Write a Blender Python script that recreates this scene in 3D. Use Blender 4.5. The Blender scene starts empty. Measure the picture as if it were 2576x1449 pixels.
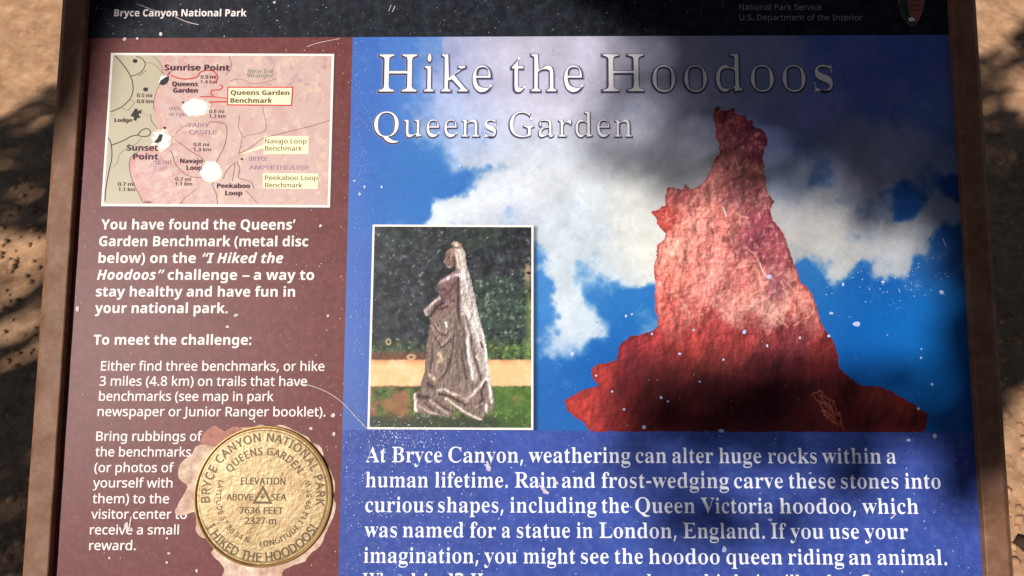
import bpy, math, random
import numpy as np
from mathutils import Matrix, Vector

# ------------------------------------------------------------------ scene frame
# The graphic panel has its own flat coordinates (metres): u to the right, v up,
# h out of the face.  The camera pose was solved once against the sheet's corners.
F_PX, CX, CY = 1900.0, 1288.0, 724.5          # focal length / centre in layout units (sheet drawn 2576 wide)
POSE_W = (-0.1071, 0.0151, 0.0020)
POSE_T = np.array([-0.4455, -0.2639, 0.7979])

def rodrigues(w):
    w = np.array(w, float); t = np.linalg.norm(w); k = w / t
    K = np.array([[0, -k[2], k[1]], [k[2], 0, -k[0]], [-k[1], k[0], 0]])
    return np.eye(3) + math.sin(t) * K + (1 - math.cos(t)) * K @ K
RP = rodrigues(POSE_W)
EYE = -RP.T @ POSE_T                          # u, v-down, into the panel

TILT = math.radians(35)
U = np.array([1.0, 0, 0]); V = np.array([0, math.cos(TILT), math.sin(TILT)]); N = np.array([0, -math.sin(TILT), math.cos(TILT)])
CW = np.array([0, 0, 0.84]); UC, VC = 0.455, -0.265
def to_world(p):
    p = np.asarray(p, float)
    return CW + (p[..., 0:1] - UC) * U + (p[..., 1:2] - VC) * V + p[..., 2:3] * N
O0 = to_world(np.zeros(3))
PM = Matrix(((U[0], V[0], N[0], O0[0]), (U[1], V[1], N[1], O0[1]), (U[2], V[2], N[2], O0[2]), (0, 0, 0, 1)))

def flip(a): return np.array([a[0], -a[1], -a[2]])
def dir_world(a): return a[0] * U + a[1] * V + a[2] * N
cam_pos = to_world(flip(EYE))
cr, cu, cb = dir_world(flip(RP[0])), dir_world(flip(-RP[1])), dir_world(flip(-RP[2]))

S = bpy.context.scene
cam = bpy.data.cameras.new("camera")
cam.sensor_width = 36.0
cam.lens = 36.0 * F_PX / 2576.0
cam.clip_start = 0.02
cam.clip_end = 200
cam.dof.use_dof = True
cam.dof.focus_distance = 0.775
cam.dof.aperture_fstop = 9
cam_o = bpy.data.objects.new("camera", cam)
S.collection.objects.link(cam_o)
cam_o.matrix_world = Matrix(((cr[0], cu[0], cb[0], cam_pos[0]), (cr[1], cu[1], cb[1], cam_pos[1]), (cr[2], cu[2], cb[2], cam_pos[2]), (0, 0, 0, 1)))
S.camera = cam_o

# ------------------------------------------------------------------ light
SUN_P = np.array([-0.60, 0.04, 1.0]); SUN_P /= np.linalg.norm(SUN_P)   # towards the sun, panel axes
SUN = dir_world(SUN_P)
elev = math.asin(SUN[2]); azim = math.atan2(SUN[0], SUN[1])
world = bpy.data.worlds.new("World"); S.world = world; world.use_nodes = True
wn = world.node_tree
sky = wn.nodes.new("ShaderNodeTexSky"); sky.sky_type = 'NISHITA'; sky.sun_disc = False
sky.sun_elevation = elev; sky.sun_rotation = azim; sky.altitude = 2400
bg = wn.nodes["Background"]; bg.inputs[1].default_value = 0.05
wn.links.new(sky.outputs[0], bg.inputs[0])
sl = bpy.data.lights.new("sun", 'SUN'); sl.energy = 4.6; sl.angle = math.radians(0.55); sl.color = (1.0, 0.965, 0.92)
so = bpy.data.objects.new("sun", sl); S.collection.objects.link(so)
so.rotation_mode = 'QUATERNION'; so.rotation_quaternion = Vector(SUN).to_track_quat('Z', 'Y'); so.location = (-3, -3, 6)
S.view_settings.view_transform = 'Standard'; S.view_settings.look = 'None'
S.view_settings.exposure = 0.0; S.view_settings.gamma = 1.0
S.render.engine = 'CYCLES'
S.cycles.max_bounces = 6

# ------------------------------------------------------------------ helpers
rng = random.Random(7); nr = np.random.RandomState(11)
def lay(x, y, h=0.0):
    """layout units on the sheet -> panel coordinates (u, v, h)"""
    x = np.asarray(x, float); y = np.asarray(y, float)
    d = np.stack([(x - CX) / F_PX, (y - CY) / F_PX, np.ones_like(x)], -1) @ RP
    s = (-h - EYE[2]) / d[..., 2]
    return np.stack([EYE[0] + s * d[..., 0], -(EYE[1] + s * d[..., 1]), np.full_like(x, h)], -1)
def unlay(P):
    """panel coordinates -> layout units"""
    P = np.asarray(P, float); q = P * np.array([1, -1, -1.0])
    X = q @ RP.T + POSE_T
    return X[..., :2] / X[..., 2:3] * F_PX + np.array([CX, CY])
PX = 0.9 / 2215.0                                # metres per layout unit, mid sheet
def s2l(c):
    c = np.asarray(c, float) / 255.0
    return np.where(c <= 0.04045, c / 12.92, ((c + 0.055) / 1.055) ** 2.4)

def link(name, me, parent=None, mat=None, **props):
    o = bpy.data.objects.new(name, me); S.collection.objects.link(o)
    if parent is not None: o.parent = parent
    if mat is not None and me is not None: me.materials.append(mat)
    for k, v in props.items(): o[k] = v
    return o
def mesh(name, vs, fs, smooth=False):
    me = bpy.data.meshes.new(name); me.from_pydata([tuple(map(float, v)) for v in vs], [], fs); me.update()
    if smooth: me.polygons.foreach_set('use_smooth', [True] * len(me.polygons))
    return me
def box_mesh(name, x0, x1, y0, y1, z0, z1):
    vs = [(x, y, z) for z in (z0, z1) for x, y in ((x0, y0), (x1, y0), (x1, y1), (x0, y1))]
    return mesh(name, vs, [(3, 2, 1, 0), (4, 5, 6, 7), (0, 1, 5, 4), (1, 2, 6, 5), (2, 3, 7, 6), (3, 0, 4, 7)])

# --- value noise
_lat = nr.rand(4, 256, 256)
def vnoise(x, y, k=0):
    L = _lat[k % 4]; xi = np.floor(x).astype(int); yi = np.floor(y).astype(int)
    fx = x - xi; fy = y - yi; fx = fx * fx * (3 - 2 * fx); fy = fy * fy * (3 - 2 * fy)
    a = L[xi % 256, yi % 256]; b = L[(xi + 1) % 256, yi % 256]; c = L[xi % 256, (yi + 1) % 256]; d = L[(xi + 1) % 256, (yi + 1) % 256]
    return (a * (1 - fx) + b * fx) * (1 - fy) + (c * (1 - fx) + d * fx) * fy
def fbm(x, y, s, o=4, k=0, g=0.5):
    r = 0; a = 1; t = 0
    for i in range(o):
        r = r + a * vnoise(x / s * 2 ** i + 17.3 * i + 31 * k, y / s * 2 ** i + 9.1 * i + 57 * k, k + i); t += a; a *= g
    return r / t
def inpoly(x, y, pts):
    r = np.zeros(x.shape, bool); n = len(pts); j = n - 1
    for i in range(n):
        xi, yi = pts[i]; xj, yj = pts[j]
        if yi != yj:
            c = ((yi > y) != (yj > y)) & (x < (xj - xi) * (y - yi) / (yj - yi) + xi)
            r ^= c
        j = i
    return r
def dpoly(x, y, pts, closed=False):
    d = np.full(x.shape, 1e9); n = len(pts)
    for i in range(n if closed else n - 1):
        ax, ay = pts[i]; bx, by = pts[(i + 1) % n]; dx, dy = bx - ax, by - ay; L = dx * dx + dy * dy + 1e-9
        t = np.clip(((x - ax) * dx + (y - ay) * dy) / L, 0, 1)
        d = np.minimum(d, np.hypot(x - ax - t * dx, y - ay - t * dy))
    return d
def smooth(pts, n=5, closed=False):
    out = []; m = len(pts)
    if m < 3: return [tuple(p) for p in pts]
    for i in range(m if closed else m - 1):
        g = lambda j: np.array(pts[j % m] if closed else pts[max(0, min(m - 1, j))], float)
        p0, p1, p2, p3 = g(i - 1), g(i), g(i + 1), g(i + 2)
        for k in range(n):
            t = k / n
            out.append(tuple(0.5 * (2 * p1 + (p2 - p0) * t + (2 * p0 - 5 * p1 + 4 * p2 - p3) * t * t + (3 * p1 - p0 - 3 * p2 + p3) * t ** 3)))
    if not closed: out.append(tuple(pts[-1]))
    return out

# ------------------------------------------------------------------ materials
def mat(name, col, rough=0.5, spec=0.3, metal=0.0, var=0.12, scale=60, bump=0.0, bscale=400, col2=None, attr=False, coat=0.0, grime=None):
    m = bpy.data.materials.new(name); m.use_nodes = True; nt = m.node_tree; b = nt.nodes["Principled BSDF"]
    b.inputs['Roughness'].default_value = rough; b.inputs['Specular IOR Level'].default_value = spec; b.inputs['Metallic'].default_value = metal
    b.inputs['Coat Weight'].default_value = coat; b.inputs['Coat Roughness'].default_value = 0.3
    tc = nt.nodes.new("ShaderNodeTexCoord")
    no = nt.nodes.new("ShaderNodeTexNoise"); no.inputs['Scale'].default_value = scale; no.inputs['Detail'].default_value = 6; no.inputs['Roughness'].default_value = 0.65
    nt.links.new(tc.outputs['Object'], no.inputs['Vector'])
    mr = nt.nodes.new("ShaderNodeMapRange"); mr.inputs[1].default_value = 0.3; mr.inputs[2].default_value = 0.7
    nt.links.new(no.outputs[0], mr.inputs[0])
    if attr:
        a = nt.nodes.new("ShaderNodeAttribute"); a.attribute_name = "ink"
        mr.inputs[3].default_value = 1 - var; mr.inputs[4].default_value = 1 + var
        mx = nt.nodes.new("ShaderNodeVectorMath"); mx.operation = 'SCALE'
        nt.links.new(a.outputs['Color'], mx.inputs[0]); nt.links.new(mr.outputs[0], mx.inputs['Scale'])
        last = mx.outputs[0]
    else:
        c = s2l(col); c2 = s2l(col2) if col2 is not None else np.clip(c * (1 - 2 * var), 0, 1); c1 = c if col2 is not None else np.clip(c * (1 + var), 0, 1)
        mx = nt.nodes.new("ShaderNodeMix"); mx.data_type = 'RGBA'
        mx.inputs[6].default_value = (*c2, 1); mx.inputs[7].default_value = (*c1, 1)
        nt.links.new(mr.outputs[0], mx.inputs[0]); last = mx.outputs[2]
    if grime is not None:                         # pale film of scuffs: colour, amount, scale
        gc, ga, gs = grime
        n2 = nt.nodes.new("ShaderNodeTexNoise"); n2.inputs['Scale'].default_value = gs; n2.inputs['Detail'].default_value = 8; n2.inputs['Roughness'].default_value = 0.7
        nt.links.new(tc.outputs['Object'], n2.inputs['Vector'])
        r2 = nt.nodes.new("ShaderNodeMapRange"); r2.inputs[1].default_value = 0.45; r2.inputs[2].default_value = 0.8; r2.inputs[4].default_value = ga
        nt.links.new(n2.outputs[0], r2.inputs[0])
        m2 = nt.nodes.new("ShaderNodeMix"); m2.data_type = 'RGBA'; m2.inputs[7].default_value = (*s2l(gc), 1)
        nt.links.new(r2.outputs[0], m2.inputs[0]); nt.links.new(last, m2.inputs[6]); last = m2.outputs[2]
    nt.links.new(last, b.inputs['Base Color'])
    if bump > 0:
        n3 = nt.nodes.new("ShaderNodeTexNoise"); n3.inputs['Scale'].default_value = bscale; n3.inputs['Detail'].default_value = 5
        nt.links.new(tc.outputs['Object'], n3.inputs['Vector'])
        bp = nt.nodes.new("ShaderNodeBump"); bp.inputs['Strength'].default_value = bump; bp.inputs['Distance'].default_value = 0.001
        nt.links.new(n3.outputs[0], bp.inputs['Height']); nt.links.new(bp.outputs[0], b.inputs['Normal'])
    return m
M_ink = mat("printed_ink", None, rough=0.42, spec=0.25, var=0.05, scale=500, attr=True)
M_maroon = mat("maroon_print", (110, 54, 52), rough=0.45, spec=0.2, var=0.10, scale=45, grime=((156, 106, 110), 0.34, 150))
M_black = mat("black_print", (28, 31, 38), rough=0.5, spec=0.12, var=0.25, scale=40, grime=((78, 88, 102), 0.4, 100))
M_blue = mat("blue_print", (58, 78, 158), rough=0.42, spec=0.2, var=0.12, scale=14, grime=((116, 136, 198), 0.36, 120))
M_cream = mat("cream_lettering", (246, 232, 226), rough=0.5, spec=0.2, var=0.03)
M_white = mat("white_lettering", (242, 243, 255), rough=0.5, spec=0.2, var=0.03)
M_title = mat("title_lettering", (246, 240, 240), rough=0.5, spec=0.2, var=0.03)
M_edge = mat("title_shadow_ink", (62, 54, 74), rough=0.5, spec=0.2, var=0.1)
M_edge2 = mat("title_soft_ink", (128, 130, 168), rough=0.5, spec=0.2, var=0.1)
M_shaded_white = mat("shaded_white_lettering", (150, 150, 158), rough=0.5, spec=0.2, var=0.03)  # white lettering, with the tree shade put into its colour as grey
M_border = mat("white_picture_border", (244, 236, 226), rough=0.5, spec=0.2, var=0.03)
M_mapblack = mat("map_black_ink", (38, 32, 34), rough=0.5, spec=0.2, var=0.1)
M_maptext = mat("map_brown_ink", (104, 62, 66), rough=0.5, spec=0.2, var=0.1)
M_mapbold = mat("map_plum_ink", (76, 30, 50), rough=0.5, spec=0.2, var=0.1)
M_trail = mat("map_trail_ink", (134, 104, 92), rough=0.5, spec=0.2, var=0.1)
M_red = mat("map_red_ink", (214, 62, 54), rough=0.5, spec=0.2, var=0.1)
M_lilac = mat("map_lilac_ink", (190, 158, 172), rough=0.5, spec=0.2, var=0.05)
M_green = mat("map_green_ink", (158, 164, 140), rough=0.5, spec=0.2, var=0.05)
M_box = mat("map_cream_box", (250, 238, 198), rough=0.5, spec=0.2, var=0.04)
M_olive = mat("map_olive_ink", (112, 100, 50), rough=0.5, spec=0.2, var=0.05)
M_wear = mat("bare_worn_laminate", (240, 222, 196), rough=0.7, spec=0.15, var=0.0, col2=(178, 128, 110), scale=75, bump=0.5)
M_wear2 = mat("brown_worn_laminate", (196, 140, 122), rough=0.7, spec=0.15, col2=(160, 106, 96), scale=160)
M_bare = mat("bare_white_wear", (250, 243, 230), rough=0.6, spec=0.2, var=0.04, scale=120)
M_halo = mat("soft_worn_edge", (240, 220, 200), rough=0.7, spec=0.15, var=0.0, col2=(222, 188, 172), scale=260)
M_chip = mat("pale_chip", (226, 206, 206), rough=0.7, spec=0.1, var=0.15, scale=200)
M_chipb = mat("pale_blue_chip", (186, 200, 240), rough=0.7, spec=0.1, var=0.2, scale=200)
M_frame = mat("brown_painted_metal", (136, 100, 78), rough=0.55, spec=0.2, scale=30, col2=(112, 74, 51), bump=0.35, bscale=900, grime=((166, 136, 118), 0.4, 60))
M_brass = mat("worn_brass", (176, 148, 102), rough=0.42, spec=0.5, metal=0.25, scale=70, col2=(144, 112, 68), bump=0.5, bscale=240, grime=((222, 200, 152), 0.5, 55))
M_stamp = mat("stamped_dark_brass", (92, 72, 42), rough=0.5, spec=0.4, metal=0.2, var=0.15, scale=200)
M_rim = mat("tarnished_brass", (186, 144, 84), rough=0.4, spec=0.5, metal=0.35, col2=(120, 84, 44), scale=25)

GLYPHS = [
83,65,873,2,29,-17,0,0,36,35,6,29,18,26,35,25,54,314,783,37,-1,319,-758,54,-104,28,-25,37,-8,0,-36,-429,0,0,36,48,4,34,10,20,17,7,24,-22,72,-40,102,-298,0,-50,-124,-6,-23,-2,-21,25,-46,73,-15,8,0,0,-36,3,227,321,257,0,-131,317,
83,66,885,3,35,32,0,0,35,58,9,35,20,18,39,6,61,0,573,-3,51,-8,37,-14,25,-22,16,-30,8,-41,3,0,34,410,0,154,-13,109,-40,66,-65,22,-92,-13,-75,-41,-59,-69,-44,-95,-29,115,-33,82,-49,49,-66,17,-83,-6,-59,-18,-52,-29,-45,-42,-38,-52,-30,
-62,-22,-71,-13,-82,-4,20,364,504,12,0,50,2,41,8,34,13,26,18,18,24,14,33,8,40,3,48,-2,43,-6,37,-10,30,-13,25,-42,32,-64,11,-38,-5,-20,-13,-8,-26,-3,-42,22,443,48,41,3,34,10,27,15,21,22,16,29,11,36,7,43,2,51,-3,51,-9,44,-15,36,-21,27,
-28,21,-36,14,-43,9,-52,3,-31,0,0,-332,4,-38,13,-26,24,-13,
83,67,936,1,63,513,-21,-65,3,-62,12,-57,19,-54,27,-50,33,-43,39,-38,46,-33,51,-25,56,-19,60,-11,64,-4,68,4,67,11,63,19,59,26,56,33,50,38,45,45,39,49,34,55,26,58,20,63,11,65,4,48,-3,52,-10,56,-16,61,-22,40,-10,41,15,22,46,35,0,0,-314,
-34,0,-25,59,-29,52,-34,46,-38,40,-42,32,-45,22,-46,14,-49,5,-107,-28,-76,-81,-45,-136,-16,-189,17,-178,51,-127,84,-76,117,-25,40,3,40,8,40,13,40,18,38,24,37,28,34,33,32,38,38,-35,-76,-87,-89,-62,-102,-37,
83,69,884,1,68,28,0,0,34,60,6,37,19,19,37,6,60,0,581,-6,72,-20,42,-36,20,-56,6,0,34,766,0,0,-272,-31,0,-12,58,-18,48,-25,39,-32,29,-40,21,-49,15,-59,9,-69,3,-63,-5,-18,-8,-10,-15,-7,-57,0,-284,22,0,42,3,36,8,30,15,23,20,20,27,16,34,
13,42,9,49,32,0,0,-454,-33,0,-4,39,-7,33,-8,30,-10,25,-27,38,-37,25,-49,14,-62,5,-6,0,0,-311,5,-41,14,-23,29,-11,48,-4,47,1,43,5,40,7,36,9,32,13,30,16,28,20,24,24,23,27,21,32,19,36,18,41,38,0,-55,-286,
83,71,1015,1,80,536,-20,-70,4,-66,11,-61,18,-56,26,-51,33,-45,38,-39,45,-33,51,-26,56,-19,60,-11,66,-4,70,4,68,11,63,19,60,26,55,32,50,39,45,43,38,50,33,53,27,58,19,60,11,64,4,54,-3,55,-10,57,-15,59,-22,36,-9,21,3,15,11,27,45,36,0,
0,-316,-35,0,-15,40,-17,37,-20,34,-23,32,-24,28,-26,25,-27,22,-29,19,-30,15,-30,11,-32,6,-31,3,-107,-27,-76,-81,-45,-135,-16,-189,5,-99,13,-86,21,-74,30,-61,38,-48,44,-34,51,-21,58,-6,64,7,41,21,22,37,7,51,0,113,-7,53,-20,32,-40,17,
-67,7,0,32,450,0,0,-32,-55,-6,-33,-17,-16,-32,-5,-52,0,-199,-88,-34,-89,-25,-89,-14,
83,72,1046,1,53,31,0,0,35,58,8,36,20,18,37,6,61,0,597,-6,54,-19,36,-35,20,-57,9,0,34,452,0,0,-34,-76,-13,-21,-13,-14,-21,-7,-30,-2,-42,0,-257,320,0,0,257,-9,72,-13,21,-21,13,-77,13,0,34,450,0,0,-34,-58,-10,-35,-19,-17,-34,-5,-56,0,
-597,5,-57,18,-38,35,-22,57,-9,0,-35,-450,0,0,35,58,8,36,18,19,37,7,63,0,281,-320,0,0,-281,6,-61,18,-37,36,-20,60,-8,0,-35,
83,73,521,1,24,27,0,0,35,57,11,38,18,21,33,7,53,0,624,-6,51,-18,30,-37,15,-62,7,0,34,462,0,0,-34,-60,-7,-37,-15,-20,-30,-7,-51,0,-620,10,-65,14,-22,23,-15,80,-17,0,-35,
83,76,853,1,39,31,0,0,35,58,8,36,20,18,37,6,61,0,597,-6,56,-19,36,-35,19,-57,8,0,34,468,0,0,-34,-48,-2,-36,-7,-25,-14,-16,-21,-8,-32,-3,-43,0,-593,7,-71,10,-20,19,-12,67,-7,47,2,42,4,39,8,34,10,32,14,28,18,27,22,23,26,22,30,21,35,18,
40,18,45,36,0,-51,-309,
83,81,1050,2,67,756,-231,-126,14,-106,43,-86,72,-65,101,-48,19,-44,23,-41,28,-37,31,-34,35,-29,38,-25,41,-22,44,-16,46,-12,49,-8,50,-2,52,2,50,7,48,11,46,15,44,19,42,23,39,27,37,30,33,34,31,36,27,40,24,41,20,45,16,46,11,49,7,51,2,48,
-2,47,-7,45,-11,44,-15,41,-20,38,-23,35,-27,33,-30,30,-33,27,-36,23,-40,19,-42,16,-45,11,-46,6,-49,3,-51,-6,-78,-17,-74,-27,-68,-39,-64,-49,-56,-57,-47,-66,-39,-75,-29,42,-71,53,-50,61,-30,72,-10,45,4,49,11,7,-38,-61,-21,-59,-14,-57,
-9,24,531,24,100,27,72,81,43,135,14,188,-4,100,-12,87,-20,74,-28,61,-35,48,-41,34,-47,21,-53,7,-101,-27,-71,-81,-44,-135,-14,-189,4,-99,12,-86,21,-74,28,-62,36,-48,41,-34,46,-21,
83,82,946,2,40,31,0,0,35,58,8,36,20,18,37,6,61,0,597,-6,54,-19,36,-35,20,-57,9,0,34,402,0,94,-4,82,-11,69,-19,56,-25,43,-34,31,-42,19,-49,6,-58,-13,-76,-38,-63,-64,-48,-89,-35,234,-346,41,-50,22,-12,29,-4,4,0,0,-35,-283,0,-274,424,
-39,0,0,-263,6,-61,18,-37,36,-20,60,-8,0,-35,18,364,467,43,0,49,3,41,10,35,15,27,21,21,29,15,35,9,42,3,50,-10,83,-30,60,-49,35,-69,12,-45,-4,-25,-13,-11,-27,-4,-47,
83,86,856,1,28,424,-26,-335,788,-44,78,-29,25,-44,12,0,34,450,0,0,-34,-53,-3,-37,-10,-20,-17,-7,-28,17,-63,195,-470,179,469,13,63,-6,28,-20,18,-34,9,-51,4,0,34,286,0,0,-34,-38,-5,-29,-17,-26,-33,-27,-56,-305,-792,
83,87,1222,1,45,341,-21,-277,807,-16,40,-18,28,-24,17,-37,6,0,34,392,0,0,-34,-37,-4,-24,-9,-15,-17,-4,-26,15,-76,150,-439,156,399,-30,93,-17,39,-20,22,-31,12,-46,6,0,34,420,0,0,-34,-69,-13,-23,-41,12,-51,150,-440,133,407,16,74,-5,29,
-16,19,-28,11,-42,5,0,34,242,0,0,-34,-34,-12,-25,-23,-20,-35,-19,-48,-258,-780,-36,0,-225,639,-251,-639,
83,97,688,2,64,509,-20,-45,5,-33,17,-21,28,-10,40,-47,-38,-51,-28,-54,-16,-57,-5,-63,10,-47,30,-31,46,-10,57,6,43,16,38,27,34,38,31,49,28,62,28,74,26,86,26,0,102,-6,49,-19,34,-31,19,-46,7,-66,-11,-22,-32,19,-35,14,-26,5,-25,-7,-33,
-19,-25,-30,-17,-36,-6,-37,7,-28,18,-17,29,-6,38,8,44,25,40,39,33,51,25,30,10,33,6,35,4,37,2,66,-4,56,-9,46,-17,35,-23,25,-30,19,-37,11,-45,4,-52,0,-295,4,-46,6,-8,12,-2,33,14,17,-28,-34,-33,-36,-23,-38,-14,12,302,67,46,15,26,18,24,
26,0,212,-71,-24,-50,-37,-31,-49,-10,-60,5,-44,12,-32,20,-19,
83,98,721,2,42,86,-23,0,799,-3,52,-10,29,-20,14,-37,7,0,33,261,0,0,-354,35,35,39,25,43,15,48,5,34,-3,33,-7,30,-12,28,-17,26,-22,23,-25,20,-28,17,-33,13,-35,10,-39,6,-41,2,-43,-3,-50,-7,-47,-12,-44,-17,-41,-21,-37,-24,-33,-29,-30,-32,
-24,-35,-20,-37,-15,-40,-8,-43,-3,-45,5,-43,14,-44,24,-42,33,-104,-79,23,365,28,33,5,28,13,21,21,16,31,12,41,9,51,5,60,1,70,-2,57,-5,50,-9,41,-12,34,-38,44,-56,14,-30,-5,-28,-16,-22,-24,-11,-31,0,-347,5,-48,17,-34,28,-20,
83,99,587,1,63,312,-20,-38,2,-35,8,-34,13,-32,18,-29,23,-26,27,-23,30,-20,35,-16,37,-11,40,-7,42,-2,45,3,47,7,45,13,42,18,39,22,36,26,32,30,29,33,24,37,19,38,14,41,8,42,3,46,-3,40,-7,35,-13,30,-19,41,-47,14,-59,-6,-33,-16,-27,-26,-16,
-34,-6,-35,6,-26,17,-15,29,-5,41,2,21,1,21,-14,38,-43,13,-49,-14,-36,-41,-22,-68,-7,-96,3,-69,10,-60,15,-51,22,-43,27,-33,31,-23,36,-15,40,-4,35,4,35,12,33,21,32,30,27,-23,-54,-62,-61,-44,-68,-26,
83,100,740,2,50,279,-20,-34,2,-32,8,-30,13,-28,18,-26,22,-22,26,-20,30,-17,34,-14,37,-9,39,-6,41,-2,44,2,50,6,47,10,44,15,40,18,36,21,32,24,28,28,23,29,19,32,13,33,8,34,3,45,-5,41,-14,37,-24,32,-34,0,242,-5,35,-17,23,-28,13,-44,5,0,
33,286,0,0,-761,3,-42,8,-27,20,-16,38,-10,0,-34,-57,-2,-62,-8,-68,-13,-74,-18,0,98,-32,-43,-38,-31,-45,-18,21,343,56,30,7,31,20,25,30,17,39,0,332,-11,30,-23,25,-30,17,-34,5,-53,-15,-34,-46,-12,-36,-8,-44,-4,-53,-2,-61,1,-59,5,-51,7,
-44,11,-35,33,-45,
83,101,602,2,47,308,-20,-38,2,-36,8,-33,13,-32,18,-28,22,-26,27,-22,32,-19,35,-15,39,-11,43,-7,46,-2,49,2,46,7,43,11,40,16,38,20,34,23,31,26,26,30,23,32,18,34,13,36,8,38,3,55,-5,49,-14,43,-24,37,-34,29,-42,22,-50,12,-57,4,-64,0,-15,
-331,0,11,-108,31,-78,52,-46,71,-15,38,5,37,16,34,28,32,38,30,-27,-54,-72,-61,-52,-70,-31,13,232,384,171,0,0,46,-1,39,-3,34,-5,28,-8,23,-24,30,-40,10,-39,-12,-28,-35,-17,-58,-6,-82,
83,102,427,1,53,30,0,0,32,49,12,12,11,8,15,6,76,0,407,-73,0,0,68,73,0,0,86,4,50,12,44,20,38,28,32,36,26,41,18,48,11,54,3,40,-2,35,-7,31,-12,26,-17,35,-42,12,-50,-6,-38,-17,-28,-25,-17,-30,-5,-33,4,-25,15,-16,23,-6,29,4,28,12,31,7,12,
3,12,-9,16,-26,6,-34,-7,-19,-20,-9,-34,-2,-46,0,-159,111,0,0,-68,-111,0,0,-423,5,-50,15,-29,31,-14,52,-5,0,-32,
83,103,654,3,78,291,-281,-61,3,-53,7,-45,11,-37,17,-50,43,-17,51,7,31,20,26,34,23,48,18,-39,23,-28,26,-17,30,-6,32,9,47,29,41,21,18,27,19,33,18,38,17,-70,35,-50,46,-30,56,-10,67,9,60,26,51,19,23,23,20,25,17,29,15,32,12,34,8,35,5,38,
2,40,-2,38,-5,37,-9,37,-13,168,0,0,-72,-98,0,20,-30,15,-31,9,-33,3,-35,-8,-56,-23,-49,-37,-40,-48,-31,-27,-11,-30,-8,-32,-5,-34,-1,-30,1,-31,1,-32,-5,-26,-14,-18,-22,-6,-25,21,-33,60,-11,69,0,50,-1,44,-3,39,-6,34,-7,52,-23,35,-32,20,
-44,6,-56,-5,-46,-16,-40,-27,-36,-38,-30,-49,-24,-58,-17,-68,-10,24,314,248,41,11,26,32,8,25,5,30,4,35,1,41,-1,41,-4,36,-5,29,-8,24,-26,31,-41,11,-40,-11,-26,-31,-9,-24,-6,-29,-3,-36,-2,-41,2,-41,3,-35,6,-30,9,-25,26,-32,17,321,-232,
90,6,64,19,39,31,13,44,-8,30,-21,19,-36,11,-52,3,-217,0,-35,-34,-12,-42,11,-33,32,-29,24,-11,30,-8,36,-5,
83,104,762,1,48,36,0,0,32,33,6,21,13,11,24,4,36,0,687,-4,36,-10,24,-20,15,-33,7,0,31,258,0,0,-378,40,45,45,33,50,19,55,7,77,-14,54,-40,33,-66,11,-94,0,-312,3,-35,10,-24,20,-14,33,-6,0,-32,-323,0,0,32,10,0,42,20,14,59,0,323,-3,48,-9,
34,-19,20,-33,7,-31,-5,-28,-13,-27,-23,-24,-32,0,-359,3,-35,9,-24,20,-14,32,-6,0,-32,
83,105,396,2,16,201,724,-39,7,-32,22,-22,32,-7,40,7,39,22,33,32,22,39,8,40,-8,32,-22,22,-33,7,-39,-7,-40,-22,-32,-33,-22,19,36,0,0,32,34,6,21,13,10,23,4,37,0,393,-3,41,-9,25,-19,12,-34,5,2,34,255,0,0,-510,3,-35,9,-24,19,-13,32,-7,0,
-32,
83,106,419,2,16,212,727,-39,7,-33,22,-21,32,-8,39,8,40,22,33,33,22,38,7,40,-7,33,-22,22,-33,7,-40,-7,-38,-22,-33,-33,-22,39,71,-281,-49,5,-43,14,-38,22,-28,29,-18,34,-6,37,5,34,17,26,26,17,33,5,33,-5,27,-15,17,-23,5,-31,-3,-21,-11,
-22,-17,-31,11,-21,30,-7,36,9,19,26,8,40,3,52,0,607,-4,42,-13,27,-24,14,-43,5,0,33,274,0,0,-664,-4,-55,-12,-49,-20,-40,-29,-34,-36,-26,-42,-19,-49,-11,
83,107,717,1,46,35,0,0,32,35,6,21,14,10,23,4,36,0,684,-3,40,-8,24,-19,13,-35,6,2,33,254,0,0,-574,158,159,25,32,9,28,-18,23,-52,8,-7,0,0,34,279,0,0,-34,-38,-6,-36,-13,-34,-20,-33,-28,-104,-102,247,-349,28,-28,32,-9,0,-32,-330,0,0,32,
12,0,33,8,11,23,-15,35,-138,196,-29,-25,0,-158,3,-35,9,-24,20,-13,32,-7,0,-32,
83,108,399,1,19,36,0,0,32,34,6,21,13,10,23,4,37,0,684,-3,38,-8,25,-19,15,-35,5,0,33,257,0,0,-800,3,-35,9,-24,19,-13,32,-7,0,-32,
83,109,1108,1,78,36,0,0,32,33,6,21,13,11,24,4,36,0,395,-4,36,-10,25,-20,15,-33,6,0,33,255,0,0,-92,40,47,43,34,48,20,50,7,62,-7,48,-22,35,-36,22,-50,41,50,46,36,51,22,56,7,76,-14,53,-40,33,-66,10,-94,0,-312,4,-35,9,-24,19,-14,33,-6,
0,-32,-317,0,0,32,31,6,20,14,10,25,3,34,0,323,-3,48,-9,34,-19,20,-33,7,-29,-5,-27,-12,-26,-22,-24,-30,0,-363,3,-34,10,-25,18,-14,32,-6,0,-32,-313,0,0,32,31,6,20,14,10,25,3,34,0,323,-3,47,-9,34,-19,21,-33,7,-30,-5,-28,-13,-25,-23,-23,
-32,0,-359,3,-34,9,-24,18,-14,32,-7,0,-32,
83,110,762,1,48,36,0,0,32,33,6,21,13,11,24,4,36,0,395,-4,36,-10,25,-20,15,-33,6,0,33,258,0,0,-86,39,44,45,32,50,19,56,7,77,-14,54,-40,33,-66,11,-94,0,-312,3,-35,10,-24,20,-14,33,-6,0,-32,-323,0,0,32,10,0,42,20,14,59,0,323,-3,48,-9,
34,-19,20,-33,7,-31,-5,-28,-13,-27,-23,-24,-32,0,-359,3,-35,9,-24,20,-14,32,-6,0,-32,
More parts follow.
